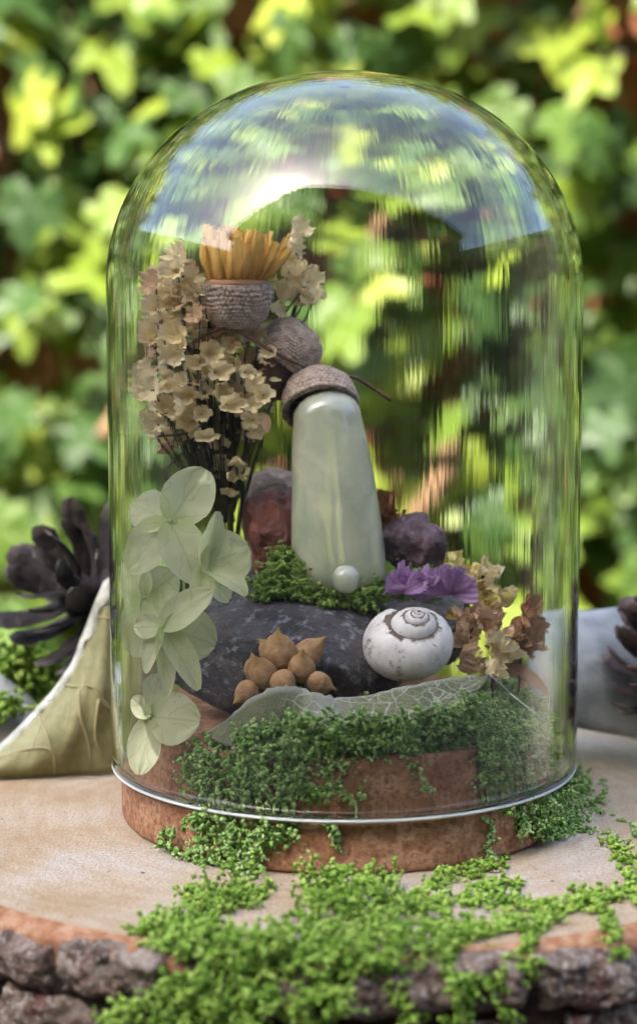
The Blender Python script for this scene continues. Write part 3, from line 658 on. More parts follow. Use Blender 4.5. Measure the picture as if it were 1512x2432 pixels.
for (x_, y_) in poly_samples([(545, 1752), (600, 1722), (650, 1712), (700, 1690), (740, 1700), (800, 1698), (870, 1694), (950, 1690), (1030, 1684), (1090, 1662), (1140, 1640), (1150, 1720), (1000, 1760), (800, 1780), (600, 1800)], 520):
    q = P(x_, y_, -5.0); q = P(x_, y_, -math.sqrt(max(5.42 ** 2 - q[0] ** 2, 9)) + rng.uniform(0, .25))
    cl.sprig(q, rng.normal(0, .7, 3) + np.array((0, .1, .25)), int(rng.integers(3, 6)), .085, .044, .65, .05, thread=rng.random() < .3)
cl.build('moss', M_MOSSI, keep_in, label='dark green curly moss spilling over the cork plug front inside the dome', cat='moss')
cl = Clump()
rightp = [(1130, 1640), (1170, 1590), (1230, 1580), (1270, 1560), (1300, 1620), (1318, 1680), (1315, 1760), (1300, 1790), (1240, 1760), (1180, 1760), (1130, 1760), (1100, 1720)]
fill(cl, rightp, 1100, F_plug, 0.09, 0.050, 0.05, -0.9, toneb=0.15)
hangp = [(1120, 1760), (1200, 1750), (1300, 1780), (1320, 1840), (1250, 1890), (1220, 1840), (1190, 1900), (1160, 1860), (1130, 1880)]
fill(cl, hangp, 520, F_plug, 0.085, 0.045, 0.15, -0.30)
cl.build('moss', M_MOSSI, keep_in, label='light green moss mound at the right side inside the dome', cat='moss')
# moss outside the glass, on the cork
def F_cork(p): return max(math.hypot(p[0], p[1]) - 5.75, p[2] - 1.24) if p[2] > 0.02 else p[2] - 0.02
cl = Clump()
mo = [(465, 1915), (540, 1930), (640, 1945), (715, 1955), (690, 1990), (650, 2010), (620, 2050), (610, 2085), (540, 2075), (470, 2055), (430, 2030), (470, 2000), (480, 1960)]
fill(cl, mo, 480, F_cork, 0.09, 0.050, 0.10, -0.5)
for pts in ([(480, 1945), (425, 1970), (395, 1985), (410, 2015), (470, 2040)], [(560, 2060), (600, 2090)], [(790, 1955), (800, 1980), (795, 2005)]): trail(cl, pts, 0.055, 2.2, 10, F=F_cork)
cl.build('moss', M_MOSSI, lambda q: q[2] > 0.02, label='green moss tuft hanging from the glass rim at the cork front left', cat='moss')
cl = Clump()
mo = [(1345, 1830), (1390, 1840), (1420, 1880), (1410, 1940), (1380, 1980), (1330, 1990), (1260, 1985), (1210, 1960), (1190, 1925), (1250, 1910), (1320, 1880)]
fill(cl, mo, 460, F_cork, 0.09, 0.048, 0.08, -0.4)
for pts in ([(1380, 1870), (1425, 1860), (1420, 1900), (1390, 1930)], [(1390, 1930), (1440, 1940), (1490, 1960), (1485, 2000), (1455, 2015), (1420, 1990)], [(1150, 1930), (1160, 1975), (1155, 2010), (1165, 2050)], [(1380, 1960), (1430, 1985), (1480, 1990)]):
    trail(cl, pts, 0.052, 2.0, 10, F=F_cork)
cl.build('moss', M_MOSSI, lambda q: q[2] > 0.02, label='green moss strands straggling out at the right of the cork base', cat='moss')

# ------------------------------------------------------------------ slate
bm_ = bmesh.new(); bmesh.ops.create_icosphere(bm_, subdivisions=5, radius=1.0)
SV = np.array([v.co[:] for v in bm_.verts]); SF = [tuple(v.index for v in q.verts) for q in bm_.faces]; bm_.free()
bm_ = bmesh.new(); bmesh.ops.create_icosphere(bm_, subdivisions=4, radius=1.0)
SV4 = np.array([v.co[:] for v in bm_.verts]); SF4 = [tuple(v.index for v in q.verts) for q in bm_.faces]; bm_.free()
def rock(c, rad, amp, seed, sharp=0.75, iv=None, facets=9):
    v = (SV if iv is None else iv).copy(); r_ = np.random.default_rng(seed)
    for k in range(facets):
        n = unit(r_.normal(size=3)); d = r_.uniform(0.62, 0.9); h = v @ n; v -= np.clip(h - d, 0, None)[:, None] * n * sharp
    v *= (1 + amp * noise(v, 1.6, 4, seed))[:, None]
    return v * np.asarray(rad) + np.asarray(c)
v = rock(P(705, 1600, -0.4), (3.35, 2.5, 2.05), 0.07, 5); v[:, 2] = np.maximum(v[:, 2], 2.64)
obj('slate_rock', MB().add(v, SF), M_SLATE, label='dark grey slate rock flecked with white behind the seed heap', cat='rock')
# pods
def pod(name, c, rad, seed, mat, label, ridges=6, amp=0.25, tilt=(0, 0, 0)):
    v = SV4.copy(); a = np.arctan2(v[:, 1], v[:, 0]); r_ = 1 + amp * 0.5 * np.sin(a * ridges + 2.5 * v[:, 2] + seed) * (1 - v[:, 2] ** 2) + amp * .8 * noise(v, 1.7, 4, seed)
    v = v * r_[:, None]; v[:, 2] -= 0.25 * np.exp(-(v[:, 0] ** 2 + v[:, 1] ** 2) / 0.05) * (v[:, 2] > 0)
    v = v @ np.array(Euler(tilt).to_matrix()).T * np.asarray(rad) + np.asarray(c)
    return obj(name, MB().add(v, SF4), mat, label=label, cat='seed pod')
pod('dried_pod', P(655, 1262, 1.7), (0.92, 0.85, 1.12), 3, M_RED, 'wrinkled red brown dried pod left of the pale stone', tilt=(0.5, 0.1, 0.2))
pod('dried_pod', P(985, 1290, 1.3), (0.86, 0.7, 0.78), 8, M_PLUM, 'wrinkled plum coloured dried pod right of the pale stone', tilt=(0.2, 0.6, 0), amp=0.20)

# ------------------------------------------------------------------ polished pale stone under an acorn cap (plain stand-ins for two figurines)
sb = P(808, 1395, 0.2); stp = P(770, 912, 0.35); axis = stp - sb; H = np.linalg.norm(axis)
prof = [(0, 0), (0.7, 0.0), (1.06, 0.06), (1.20, 0.2), (1.24, 0.45), (1.22, 0.9)]
prof = prof + [(1.22 - 0.34 * (t ** 1.1), 0.9 + t * (H - 1.75)) for t in np.linspace(0.08, 1, 14)]
rt = prof[-1][0]; zt = prof[-1][1]
prof += [(rt * math.cos(t), zt + (H - zt) * math.sin(t)) for t in np.linspace(0.1, math.pi / 2, 10)]
v, f = lathe(prof, 48); v = v * (1 + .035 * noise(v, .55, 2, 77))[:, None]; v = v @ frame(axis).T + sb
obj('standin_stone', MB().add(v, f), M_JADE, label='tall smooth pale green translucent stone in moss, standing in for a figurine under acorn cap', cat='ornament')
v, f = lathe([(0, -.34), (.2, -.33), (.32, -.2), (.355, 0), (.33, .16), (.22, .29), (.1, .34), (0, .35)], 28)
obj('standin_pebble', MB().add(v + P(821, 1374, -1.1), f), M_JADE, label='small round pale green glassy pebble at the tall stone\'s foot', cat='pebble')

# ------------------------------------------------------------------ acorn caps
def cap_mesh(Rc, H, n=22, th=0.13, shape=0.62, amp=0.03, rws=17):
    nu, nv = 86, 168; u = np.linspace(0.0, 1, nu)[:, None]; a = np.linspace(0, 2 * np.pi, nv, endpoint=False)[None, :]
    t = u * math.pi / 2; r_ = Rc * np.sin(t) ** shape; r_ = np.where(u == 0, 0, r_); z = H * np.cos(t) ** 0.85
    k = u * rws + .45 * noise(np.stack([np.cos(a + 0 * u).ravel() * 2, np.sin(a + 0 * u).ravel() * 2, (u + 0 * a).ravel() * 5], -1), 1.3, 2, 3).reshape(nu, nv); rowi = np.floor(k); ph = np.where(rowi % 2 == 0, 0, np.pi / n); fr = k - rowi
    s = np.abs(np.cos((a * n / 2 + ph * n / 2 + .8 * noise(np.stack([np.cos(a + 0 * u).ravel() * 3, np.sin(a + 0 * u).ravel() * 3, (u + 0 * a).ravel() * 8], -1), 1.0, 2, 13).reshape(nu, nv)))) ** 0.8 * np.sin(np.pi * np.clip(fr, 0, 1)) ** 0.6
    s = np.where(u < 0.05, 0.5, s); d = amp * (s - 0.5) * 2
    d = d * (0.7 + 0.5 * noise(np.stack([(r_ * np.cos(a)).ravel() , (r_ * np.sin(a)).ravel(), (z + 0 * a).ravel()], -1), 5, 2, 9).reshape(nu, nv)) + 0.022 * noise(np.stack([(r_ * np.cos(a)).ravel(), (r_ * np.sin(a)).ravel(), (z + 0 * a).ravel()], -1), 3, 3, 7).reshape(nu, nv)
    rr = r_ + d * np.sin(t) * (u > 0); zz = z + d * np.cos(t) + 0 * a
    vo = np.stack([rr * np.cos(a), rr * np.sin(a), zz], -1).reshape(-1, 3)
    st = np.zeros((nu * nv, 3)); st[:, 0] = np.clip(s + 0 * a, 0, 1).ravel()
    f = [q[::-1] for q in grid_faces(nu, nv, True)]
    ui = np.linspace(1, 0, 14)[:, None]; ti = ui * math.pi / 2; ri = (Rc - th) * np.sin(ti) ** shape; zi = (H - th) * np.cos(ti) ** 0.85 - 0.02
    vi = np.stack([ri * np.cos(a), ri * np.sin(a), zi + 0 * a], -1).reshape(-1, 3); o = nu * nv
    f += [q[::-1] for q in grid_faces(14, nv, True, o)] + [(o - nv + j, o + j, o + (j + 1) % nv, o - nv + (j + 1) % nv) for j in range(nv)]
    return np.vstack([vo, vi]), f, np.vstack([st, np.zeros((14 * nv, 3))])
def cap_at(name, c, up, Rc, H, parent=None, n=48, **k):
    v, f, st = cap_mesh(Rc, H, n); v = v @ frame(up).T + np.asarray(c)
    return obj(name, MB().add(v, f, st), M_CAP, parent, **k)
cap_at('acorn_cup', P(762, 972, 0.62), (-0.17, 0.75, 0.9), 1.0, 1.05, group='empty acorn caps', label='rough acorn cap sitting on top of the tall pale stone', cat='acorn cap')
cap_at('acorn_cup', P(560, 672, 0.4), (0.0, 0.10, -1), 0.93, 1.22, group='empty acorn caps', label='upturned acorn cap holding the yellow flower', cat='acorn cap')
ac = thing('acorn', P(660, 850, 1.3), 'fuzzy capped brown acorn tilted beside the twig, under the yellow flower', 'acorn')
cap_at('cap', P(672, 848, 1.3), (0.50, -0.15, 0.62), 0.86, 1.0, ac)
v, f = lathe([(0, 0.25), (.5, .2), (.72, 0), (.74, -.3), (.66, -.7), (.45, -1.0), (.2, -1.15), (0, -1.22)], 32); v = v @ frame((0.30, -0.15, 0.8)).T + P(668, 850, 1.3)
obj('nut', MB().add(v, [q[::-1] for q in f]), M_NUT, ac)
cap_at('acorn_cup', P(650, 1185, 3.3), (0.1, -0.3, 0.9), 0.85, 0.75, group='empty acorn caps', label='dark bumpy acorn cap behind the red brown pod', cat='acorn cap')

# ------------------------------------------------------------------ seeds
def seed_v(r, ang_tip=0.28):
    t = np.linspace(0, 1, 18); pr = [(r * math.sin(math.pi * x_) ** 0.9 * (1.0), -r * math.cos(math.pi * x_)) for x_ in t]
    pr = [(a, z + (max(0, z) / r) ** 3 * r * (ang_tip * .55 + 0.55 * max(0, 1 - a / r * 2.6) ** 1.5)) for a, z in pr]
    v, f = lathe(pr, 24); st = np.zeros((len(v), 3)); st[:, 0] = np.repeat(t, 24); v = v * (1 + 0.09 * noise(v, 2.2, 3, int(rng.integers(99))))[:, None]; return v, f, st
seeds = [(662, 1553, -2.9, 42, (0.0, -.35, 1), 'largest pointed tan seed at the top of the heap'), (730, 1552, -2.6, 36, (0.75, -.2, .75), 'tan seed with tip up to the right, top right of the heap'),
         (715, 1588, -3.1, 32, (.1, -.45, 1), 'round tan seed right of the heap centre, tip upright'), (627, 1598, -3.15, 35, (-.35, -.55, .85), 'tan seed with tip leaning left, left side of the heap'),
         (674, 1620, -3.45, 30, (.1, -.9, -.35), 'tan seed behind the leaf crest at the heap bottom centre'), (757, 1620, -3.25, 26, (.95, -.2, -.35), 'small tan seed pointing right, rightmost of the heap'),
         (588, 1640, -3.4, 27, (-.55, -.5, -.45), 'tan seed half behind the leaf edge, lowest left of the heap'), (644, 1545, -2.55, 27, (-.5, .1, .5), 'tan seed tucked behind the largest seed, upper left'),
         (606, 1588, -2.9, 24, (-.2, 0, 1), 'broken tan seed husk at the far left behind another seed')]
for (x_, y_, d_, r_, ax, lb) in seeds:
    v, f, st = seed_v(r_ / 97.0); v = v @ frame(ax).T + P(x_, y_, d_); obj('seed', MB().add(v, f, st), M_SEED, label=lb, cat='seed', group='tan pointed seeds heaped on the slate')

# ------------------------------------------------------------------ snail shell
mb = MB(); nth, nph = 200, 40; th = np.linspace(0, 2 * np.pi * 4.6, nth); sc = 1.95 ** ((th - th[-1]) / (2 * np.pi))
ph = np.linspace(-np.pi, np.pi, nph, endpoint=False)
vs = np.zeros((nth, nph, 3)); st = np.zeros((nth, nph, 3))
for i in range(nth):
    q = sc[i]; a = R(128) + (th[-1] - th[i]); rad_d = np.array((math.cos(a), math.sin(a), 0)); r_ = 0.72 * q
    vs[i] = rad_d * (0.60 * q) + np.array((0, 0, -1.28 * q + 1.0)) + r_ * (np.cos(ph)[:, None] * rad_d + 1.04 * np.sin(ph)[:, None] * np.array((0, 0, 1)))
    st[i, :, 0] = np.clip(np.where(ph > 0, ph / (0.62 * np.pi), 0), 0, 1.3); st[i, :, 1] = i / (nth - 1)
az = unit((0.05, -0.50, 0.86)); axx = unit(np.array((1.0, 0, -0.12)) - az * az.dot((1.0, 0, -0.12))); ayy = np.cross(az, axx); FR = np.stack([axx, ayy, az], 1)
v = vs.reshape(-1, 3) * 1.06 @ FR.T + P(985, 1528, -2.3)
mb.add(v, grid_faces(nth, nph, True), st.reshape(-1, 3)); obj('snail_shell', mb, M_SHELL, label='chalky white coiled snail shell with brown spiral seam', cat='snail shell')

# ------------------------------------------------------------------ skeleton leaf in front of shell and seeds
cols = [(498, 1738, 505, 1752), (545, 1700, 548, 1770), (600, 1655, 600, 1775), (650, 1632, 650, 1770), (690, 1628, 690, 1760), (720, 1634, 716, 1740), (750, 1646, 738, 1735), (795, 1652, 780, 1728), (840, 1653, 830, 1722), (890, 1646, 880, 1716), (950, 1630, 945, 1710), (1020, 1618, 1010, 1700), (1090, 1606, 1070, 1678), (1155, 1602, 1150, 1614)]
dq = lambda x_: 0.75 * abs((x_ - 800) / 350) ** 2
top = smooth_path([P(c_[0], c_[1], -4.5 + 0.65 / (1 + math.exp(-(c_[0] - 760) / 35)) + dq(c_[0]) + 0.12 * math.sin(i * 1.7)) for i, c_ in enumerate(cols)], 4); bt = smooth_path([P(c_[2], c_[3], -4.95 + dq(c_[0]) + 0.1 * math.cos(i * 1.3)) for i, c_ in enumerate(cols)], 4)
nu, nv = len(top), 9; tt = np.linspace(0, 1, nv)[None, :, None]; v = top[:, None] * (1 - tt) + bt[:, None] * tt
u_ = np.linspace(0, 1, nu)
for i in range(nu):
    b_ = 0.22 * math.sin(u_[i] * math.pi) ; v[i, :, 1] += -b_ * np.sin(np.linspace(0, math.pi, nv)) * (1 - 1.4 / (1 + math.exp(-(u_[i] - .42) / .05)))
    v[i, 0] += rng.normal(0, 0.022, 3); v[i, -1] += rng.normal(0, 0.03, 3)
v = v.reshape(-1, 3); st = np.zeros((nu, nv, 3)); st[:, :, 2] = (0.75 * np.exp(-((u_ - 0.50) / 0.09) ** 2))[:, None]; st[:, 0, 2] = 0.9; st[:, :, 1] = np.clip((u_ - 0.22) / 0.15, 0.12, 1)[:, None]
v2, f2 = shell(v, grid_faces(nu, nv), 0.025); st2 = np.vstack([st.reshape(-1, 3)] * 2)
lf = obj('skeleton_leaf', MB().add(v2, f2, st2), M_SKEL, label='curled veined dried leaf lying below the seeds and snail shell', cat='dried leaf')

# ------------------------------------------------------------------ hydrangea sprig
hy = thing('hydrangea_sprig', P(440, 1760, -3.2), 'pale green dried hydrangea petals trailing down the left of the rock', 'dried flower')
def floret(c, petals, mat, parent):
    v, f = lathe([(0, -.08), (.07, -.04), (.08, .03), (.04, .08), (0, .09)], 10); v = v @ frame((0, -1, .2)).T + c
    fl = obj('floret', MB().add(v, f), mat, parent)
    for (tx, ty, td, wpx, nrm, cup, curl) in petals:
        tip = P(tx, ty, td); pv, pf, ps = petal(c, tip, wpx / 95.0, nrm, cup, curl, a=0.92, b=0.52, nu=15, nv=15, wr=0.09, ruf=0.018, rf=9); obj('petal', MB().add(pv, pf, ps), mat, fl)
floret(P(408, 1238, -2.6), [(490, 1115, -2.2, 118, (.3, -1, .2), .25, .05), (322, 1352, -2.0, 112, (-.5, -1, .3), .2, .1), (474, 1382, -3.2, 105, (.2, -1, .4), .3, -.1), (330, 1200, -1.2, 100, (-.3, -1, .4), .2, .1)], M_HYD, hy)
floret(P(486, 1345, -2.9), [(592, 1300, -2.7, 135, (.05, -1, .1), .15, .05), (590, 1400, -3.3, 70, (.2, -.6, .9), .5, -.18), (510, 1212, -2.8, 62, (.7, -.8, .1), .5, .1), (470, 1440, -3.4, 60, (.4, -1, .2), .5, .0), (548, 1425, -2.3, 66, (.1, -.9, .6), .2, .0)], M_HYD, hy)
floret(P(392, 1487, -3.3), [(500, 1402, -3.7, 82, (-.35, -1, .5), .3, -.08), (514, 1530, -3.1, 128, (.1, -1, .2), .12, .03), (482, 1624, -3.9, 62, (.4, -1, .5), .5, -.22), (352, 1600, -3.5, 56, (-.6, -.8, .2), .4, .05), (398, 1655, -3.8, 50, (.5, -.9, .1), .45, .05), (322, 1490, -3.1, 60, (-.4, -1, .4), .3, .1)], M_HYD, hy)
floret(P(362, 1700, -3.6), [(478, 1712, -3.9, 122, (.05, -1, .3), .1, .03), (330, 1840, -4.0, 82, (-.15, -1, .1), .2, .02), (318, 1660, -3.2, 50, (-.5, -1, .4), .3, .1), (385, 1600, -2.9, 70, (.2, -1, .1), .3, .0)], M_HYD, hy)
floret(P(345, 1420, -1.2), [(300, 1330, -0.8, 100, (-.4, -1, .2), .2, .05), (420, 1360, -1.0, 100, (.2, -1, .3), .2, .05), (330, 1560, -1.4, 100, (-.2, -1, .2), .2, .05), (450, 1490, -1.6, 100, (.2, -1, .2), .2, .05)], M_HYD, hy)
v, f = tube(smooth_path([P(362, 1700, -3.5), P(380, 1600, -2.9), P(392, 1487, -3.2), P(440, 1400, -2.5), P(408, 1238, -2.5)], 5), 0.035, 6); obj('stem', MB().add(v, f), M_HYD, hy)

# ------------------------------------------------------------------ cream dried bouquet
bq = thing('dried_bouquet', P(530, 1420, 1.4), 'bunch of cream dried flowers on dark stems at the left', 'dried flowers')
def bloom_mesh(r_, lobes=5, cupd=0.6, ruf=0.12, seed=0):
    q = np.random.default_rng(seed); nr, na_ = 6, 30; a = np.linspace(0, 2 * np.pi, na_, endpoint=False); v = []; st = []
    for i, t in enumerate(np.linspace(0.08, 1, nr)):
        lob = 1 - 0.26 * (1 - np.abs(np.cos(a * lobes / 2)) ** 0.6) * t
        rr = r_ * t * lob * (1 + 0.05 * q.normal(size=na_) * t); z = cupd * r_ * (t ** 1.4) + ruf * r_ * t * t * np.sin(a * lobes * 2 + q.uniform(0, 6)) + 0.06 * r_ * t * q.normal(size=na_)
        v.append(np.stack([rr * np.cos(a), rr * np.sin(a), z], -1)); st.append(np.stack([np.full(na_, t), np.cos(a * lobes / 2), np.full(na_, q.random())], -1))
    return np.vstack(v), grid_faces(nr, na_, True), np.vstack(st)
zone = [(360, 660), (440, 610), (480, 700), (560, 770), (610, 790), (640, 850), (630, 960), (610, 1040), (560, 1010), (500, 1060), (430, 1060), (350, 1040), (335, 900), (350, 780)]
spots = []
while len(spots) < 165:
    x_, y_ = poly_samples(zone, 1)[0]
    if min([((x_ - a) ** 2 + (y_ - b) ** 2) for a, b, _ in spots[-200:]] or [1e9]) > 18 ** 2 * (0.5 + 0.5 * rng.random()): spots.append((x_, y_, rng.uniform(-0.4, 2.4)))
spots += [(x_, y_, d_) for (x_, y_, d_) in [(690, 580, 1.3), (665, 600, 1.5), (705, 655, 1.2), (730, 670, 1.0), (680, 690, 1.6), (720, 720, 1.6), (735, 690, 1.9), (530, 1090, .9), (560, 1080, .6), (540, 1130, .8), (575, 1120, 1.0), (520, 1110, 1.2), (545, 1160, 0.9), (600, 1020, .8), (385, 660, 1.0), (455, 640, .8), (660, 640, 1.4), (690, 640, 1.6), (715, 690, 1.3), (700, 720, 1.8), (670, 720, 1.2), (740, 720, 1.5), (690, 560, 1.2), (655, 680, 1.6), (650, 740, 1.0), (730, 640, 1.4)]]
for i, (x_, y_, d_) in enumerate(spots):
    r_ = rng.uniform(0.22, 0.42) * (0.68 if y_ > 1075 else 1); q = P(x_, y_, d_); outd = np.array((q[0] + 2.9, q[1] - 1.6, 0.6 * (q[2] - 11)))
    dr = unit(unit(outd) * 0.8 + np.array((0, -0.8, 0.15)) + rng.normal(0, 0.45, 3))
    v, f, st = bloom_mesh(r_, 5, rng.uniform(0.25, 1.5), rng.uniform(0.12, .34), i); v = v * (1, rng.uniform(.6, 1.05), 1) + .05 * np.stack([noise(v + i, 3.2, 2, k_) for k_ in (1, 2, 3)], -1); v = v @ frame(dr).T + q
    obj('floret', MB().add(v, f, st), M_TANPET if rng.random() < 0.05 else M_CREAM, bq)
    if i % 2 == 0: v, f = tube(smooth_path([q, q * .5 + P(520, 1120, 1.4) * .5 + rng.normal(0, .3, 3), P(535 + rng.normal(0, 8), 1240, 1.4)], 4), 0.03, 5); obj('stem', MB().add(v, f), M_STEM, bq)
for (a, b, c_, r_) in [((445, 1030), (470, 1110), (540, 1330), .075), ((585, 1000), (580, 1120), (555, 1330), .06), ((625, 1035), (600, 1110), (575, 1200), .045), ((520, 1000), (520, 1150), (530, 1380), .09), ((540, 1050), (545, 1180), (545, 1400), .10), ((495, 1040), (505, 1180), (525, 1400), .08), ((560, 780), (550, 1000), (545, 1300), .07)]:
    v, f = tube(smooth_path([P(*a, 1.2), P(*b, 1.3), P(*c_, 1.4)], 6), r_, 7); obj('stem', MB().add(v, f), M_STEM, bq)
for (bx, by, tx, ty, w_, m_) in [(620, 980, 635, 1030, 30, M_TANPET), (560, 990, 575, 930, 24, M_TANPET), (640, 900, 670, 905, 12, M_HYD), (605, 880, 590, 940, 40, M_CREAM), (430, 1000, 455, 930, 50, M_CREAM), (480, 880, 510, 830, 60, M_CREAM)]:
    pv, pf, ps = petal(P(bx, by, .4), P(tx, ty, .2), w_ / 93, (.3, -1, .2), .6, .1); obj('bract', MB().add(pv, pf, ps), m_, bq)
# yellow strawflower
sf = thing('strawflower', P(560, 672, 0.4), 'golden yellow strawflower head standing in the upturned acorn cap', 'dried flower')
fc = P(562, 668, 0.35)
for ring_, (n_, r0, lean, ln, wd, zt) in enumerate([(25, .78, .52, .80, .29, 0.0), (25, .72, .44, .98, .28, .03), (26, .62, .32, 1.05, .22, .06), (24, .47, .17, 1.04, .17, .1), (18, .28, .03, .98, .15, .1)]):
    for k in range(n_):
        a = 2 * math.pi * (k + 0.5 * (ring_ % 2)) / n_ + rng.normal(0, .06); e = np.array((math.cos(a), math.sin(a), 0)); b_ = fc + e * r0 + np.array((0, 0, zt))
        l_ = ln * rng.uniform(0.78, 1.10) * (1.08 - 0.14 * e[0]); tip = b_ + e * (lean * (1.15 + .8 * e[0]) * l_ + rng.normal(0, .09)) + np.cross(e, (0, 0, 1)) * rng.normal(0, .09) + np.array((0.0, 0, l_))
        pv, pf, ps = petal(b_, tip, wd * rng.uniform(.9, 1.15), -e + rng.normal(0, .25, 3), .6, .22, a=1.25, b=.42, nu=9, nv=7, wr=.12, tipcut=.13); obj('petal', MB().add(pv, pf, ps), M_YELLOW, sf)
v, f = lathe([(0, .1), (.6, .05), (.85, 0.0), (.8, -.15), (.5, -.4), (0, -.5)], 32); obj('calyx', MB().add(v + fc, [q[::-1] for q in f]), M_TANPET, sf)
# twig
v, f = tube(smooth_path([P(455, 815, .3), P(500, 790, .1), P(556, 782, .0), P(640, 830, .1), P(726, 872, .7), P(800, 890, 1.5), P(850, 900, 1.9), P(928, 950, 2.2)], 5), 0.05, 8); obj('twig', MB().add(v, f), M_TWIG, label='thin brown twig passing behind the acorn cap of the tall stone', cat='twig')
# moss under the stone
cl = Clump()
def F_top(p):
    q = (p - P(705, 1600, -0.4)) / np.array((3.45, 2.6, 2.1)); return q.dot(q) - 1.0
for poly, n_ in (([(590, 1420), (620, 1370), (660, 1300), (690, 1290), (710, 1340), (730, 1390), (760, 1410), (800, 1400), (860, 1410), (900, 1380), (930, 1380), (920, 1430), (860, 1445), (770, 1450), (700, 1420)], 420),):
    for (x_, y_) in poly_samples(poly, n_):
        q = P(x_, y_, -0.85 + (1400 - y_) / 93 * .55 + rng.uniform(-.2, .3)); cl.sprig(q, rng.normal(0, .7, 3) + np.array((0, -.2, .3)), int(rng.integers(2, 6)), .09, .055, .6)
for (x_, y_) in poly_samples([(690, 1400), (930, 1380), (1000, 1340), (1020, 1420), (940, 1440)], 90): cl.sprig(P(x_, y_, 0.4), rng.normal(0, .7, 3), 4, .09, .055, .6)
cl.build('moss', M_MOSSY, label='olive green moss on top of the slate around the pale stone', cat='moss')
# earth fill under the plants at the back
v = rock(P(800, 1480, 1.5), (4.2, 3.0, 1.5), 0.10, 14); v[:, 2] = np.maximum(v[:, 2], 2.63)
rr = np.hypot(v[:, 0], v[:, 1]); k_ = np.minimum(1, 5.1 / np.maximum(rr, .01)); v[:, 0] *= k_; v[:, 1] *= k_
obj('slate_rock', MB().add(v, SF), M_SLATE, label='second dark rock mostly hidden behind the shell and pods', cat='rock')
# ------------------------------------------------------------------ flowers on the right
def spray(name, label, mat, items, cat='dried flower', base=None, stem=True):
    t = thing(name, P(*base) if base else P(*items[0][:3]), label, cat)
    for i, (x_, y_, d_, r_, dr, cupd, ruf, lobes) in enumerate(items):
        v, f, st = bloom_mesh(r_, lobes, cupd, ruf, 300 + i + int(x_)); v = v @ frame(dr).T + P(x_, y_, d_); obj('bloom', MB().add(v, f, st), mat, t)
        if stem and base: v, f = tube(smooth_path([P(x_, y_, d_), (P(x_, y_, d_) + P(*base)) / 2 + rng.normal(0, .08, 3), P(*base)], 4), .03, 5); obj('stem', MB().add(v, f), M_STEM, t)
    return t
pu = thing('purple_statice', P(1020, 1440, -1.0), 'papery purple statice bloom right of the stone, above the shell', 'dried flower')
for i in range(30):
    a = rng.uniform(-1.45, 1.45); e = np.array((math.sin(a), -rng.uniform(.1, .7), math.cos(a) * .8)); cxp = 965 + 100 * (i % 2) + rng.normal(0, 9)
    b_ = P(cxp, 1408, -1.1 + rng.uniform(-.2, .3)); pv, pf, ps = petal(b_, b_ + unit(e) * rng.uniform(.55, .85), rng.uniform(.45, .7), rng.normal(0, .5, 3) + np.array((0, -1, .5)), .2, .1, a=1.6, b=.6, ruf=.05, wr=.10, nu=9, nv=21, tipcut=.25, rf=15)
    obj('petal', MB().add(pv, pf, ps), M_PURP, pu)
def crumpled(name, label, mat, pts, n, size, spread, outd, nrm=(0, -1, .4)):
    t = thing(name, P(*pts[0]), label, 'dried flower')
    for i in range(n):
        q = pts[i % len(pts)]; b_ = P(*q) + rng.normal(0, spread, 3); e = unit(np.asarray(outd) + rng.normal(0, .65, 3))
        pv, pf, ps = petal(b_, b_ + e * size * rng.uniform(.7, 1.25), size * rng.uniform(.6, 1.1), rng.normal(0, .6, 3) + np.asarray(nrm), rng.uniform(-.7, .9), rng.uniform(-.5, .6), a=1.4, b=.65, ruf=.12, wr=.30, nu=10, nv=13, tipcut=.2, rf=10)
        obj('petal', MB().add(pv, pf, ps), mat, t)
    v, f = tube(smooth_path([P(*pts[0]), P(pts[0][0] - 5, pts[0][1] + 60, pts[0][2] + .2), P(pts[0][0] - 15, pts[0][1] + 170, pts[0][2] + .4)], 4), .045, 6); obj('stem', MB().add(v, f), M_STEM, t); return t
crumpled('dried_bloom', 'lemon yellow dried bloom right of the purple statice', M_LEMON, [(1110, 1400, -.6), (1150, 1440, -.6), (1090, 1370, -.4), (1170, 1420, -.5), (1120, 1450, -.7)], 34, .50, .20, (.1, -.4, .6))
crumpled('dried_bloom', 'small woolly cream bloom topping the yellow one at right', M_CREAM, [(1145, 1365, -.5), (1170, 1385, -.5), (1185, 1410, -.5)], 34, .28, .15, (.1, -.5, .6))
crumpled('dried_bloom', 'peach coloured crumpled bloom beside the snail shell', M_TANPET, [(1120, 1490, -1.4), (1150, 1470, -1.2), (1170, 1500, -1.4), (1110, 1520, -1.6), (1180, 1540, -1.6), (1130, 1590, -2.0)], 44, .45, .18, (.2, -.6, .5))
crumpled('dried_bloom', 'dark brown withered bloom at the far right above the moss', M_BROWNPET, [(1240, 1510, -1.2), (1260, 1490, -1.1), (1225, 1530, -1.3)], 34, .46, .17, (.5, -.4, .6))
crumpled('dried_bloom', 'pale tan dried calyx between the brown bloom and the moss', M_CREAM, [(1170, 1590, -2.1), (1200, 1560, -1.9), (1190, 1530, -1.8)], 16, .45, .13, (0, -.6, .3))
crumpled('dried_bloom', 'ochre dried petals peeping between the stone and the plum pod', M_BROWNPET, [(905, 1230, 1.6), (925, 1220, 1.8)], 14, .5, .12, (.2, -.3, .7))
pv, pf, ps = petal(P(1205, 1580, -1.5), P(1305, 1640, -1.9), .45, (.3, -.6, .8), .5, -.15); obj('curled_leaf', MB().add(pv, pf, ps), M_BROWNPET, label='brown curled leaf arching over the right moss mound', cat='dried leaf')
v, f = tube(smooth_path([P(1155, 1600, -4.5), P(1220, 1655, -4.6), P(1290, 1710, -4.4)], 4), .012, 4); obj('thread', MB().add(v, f), M_THREAD, label='fine pale thread across the right moss mound', cat='thread')

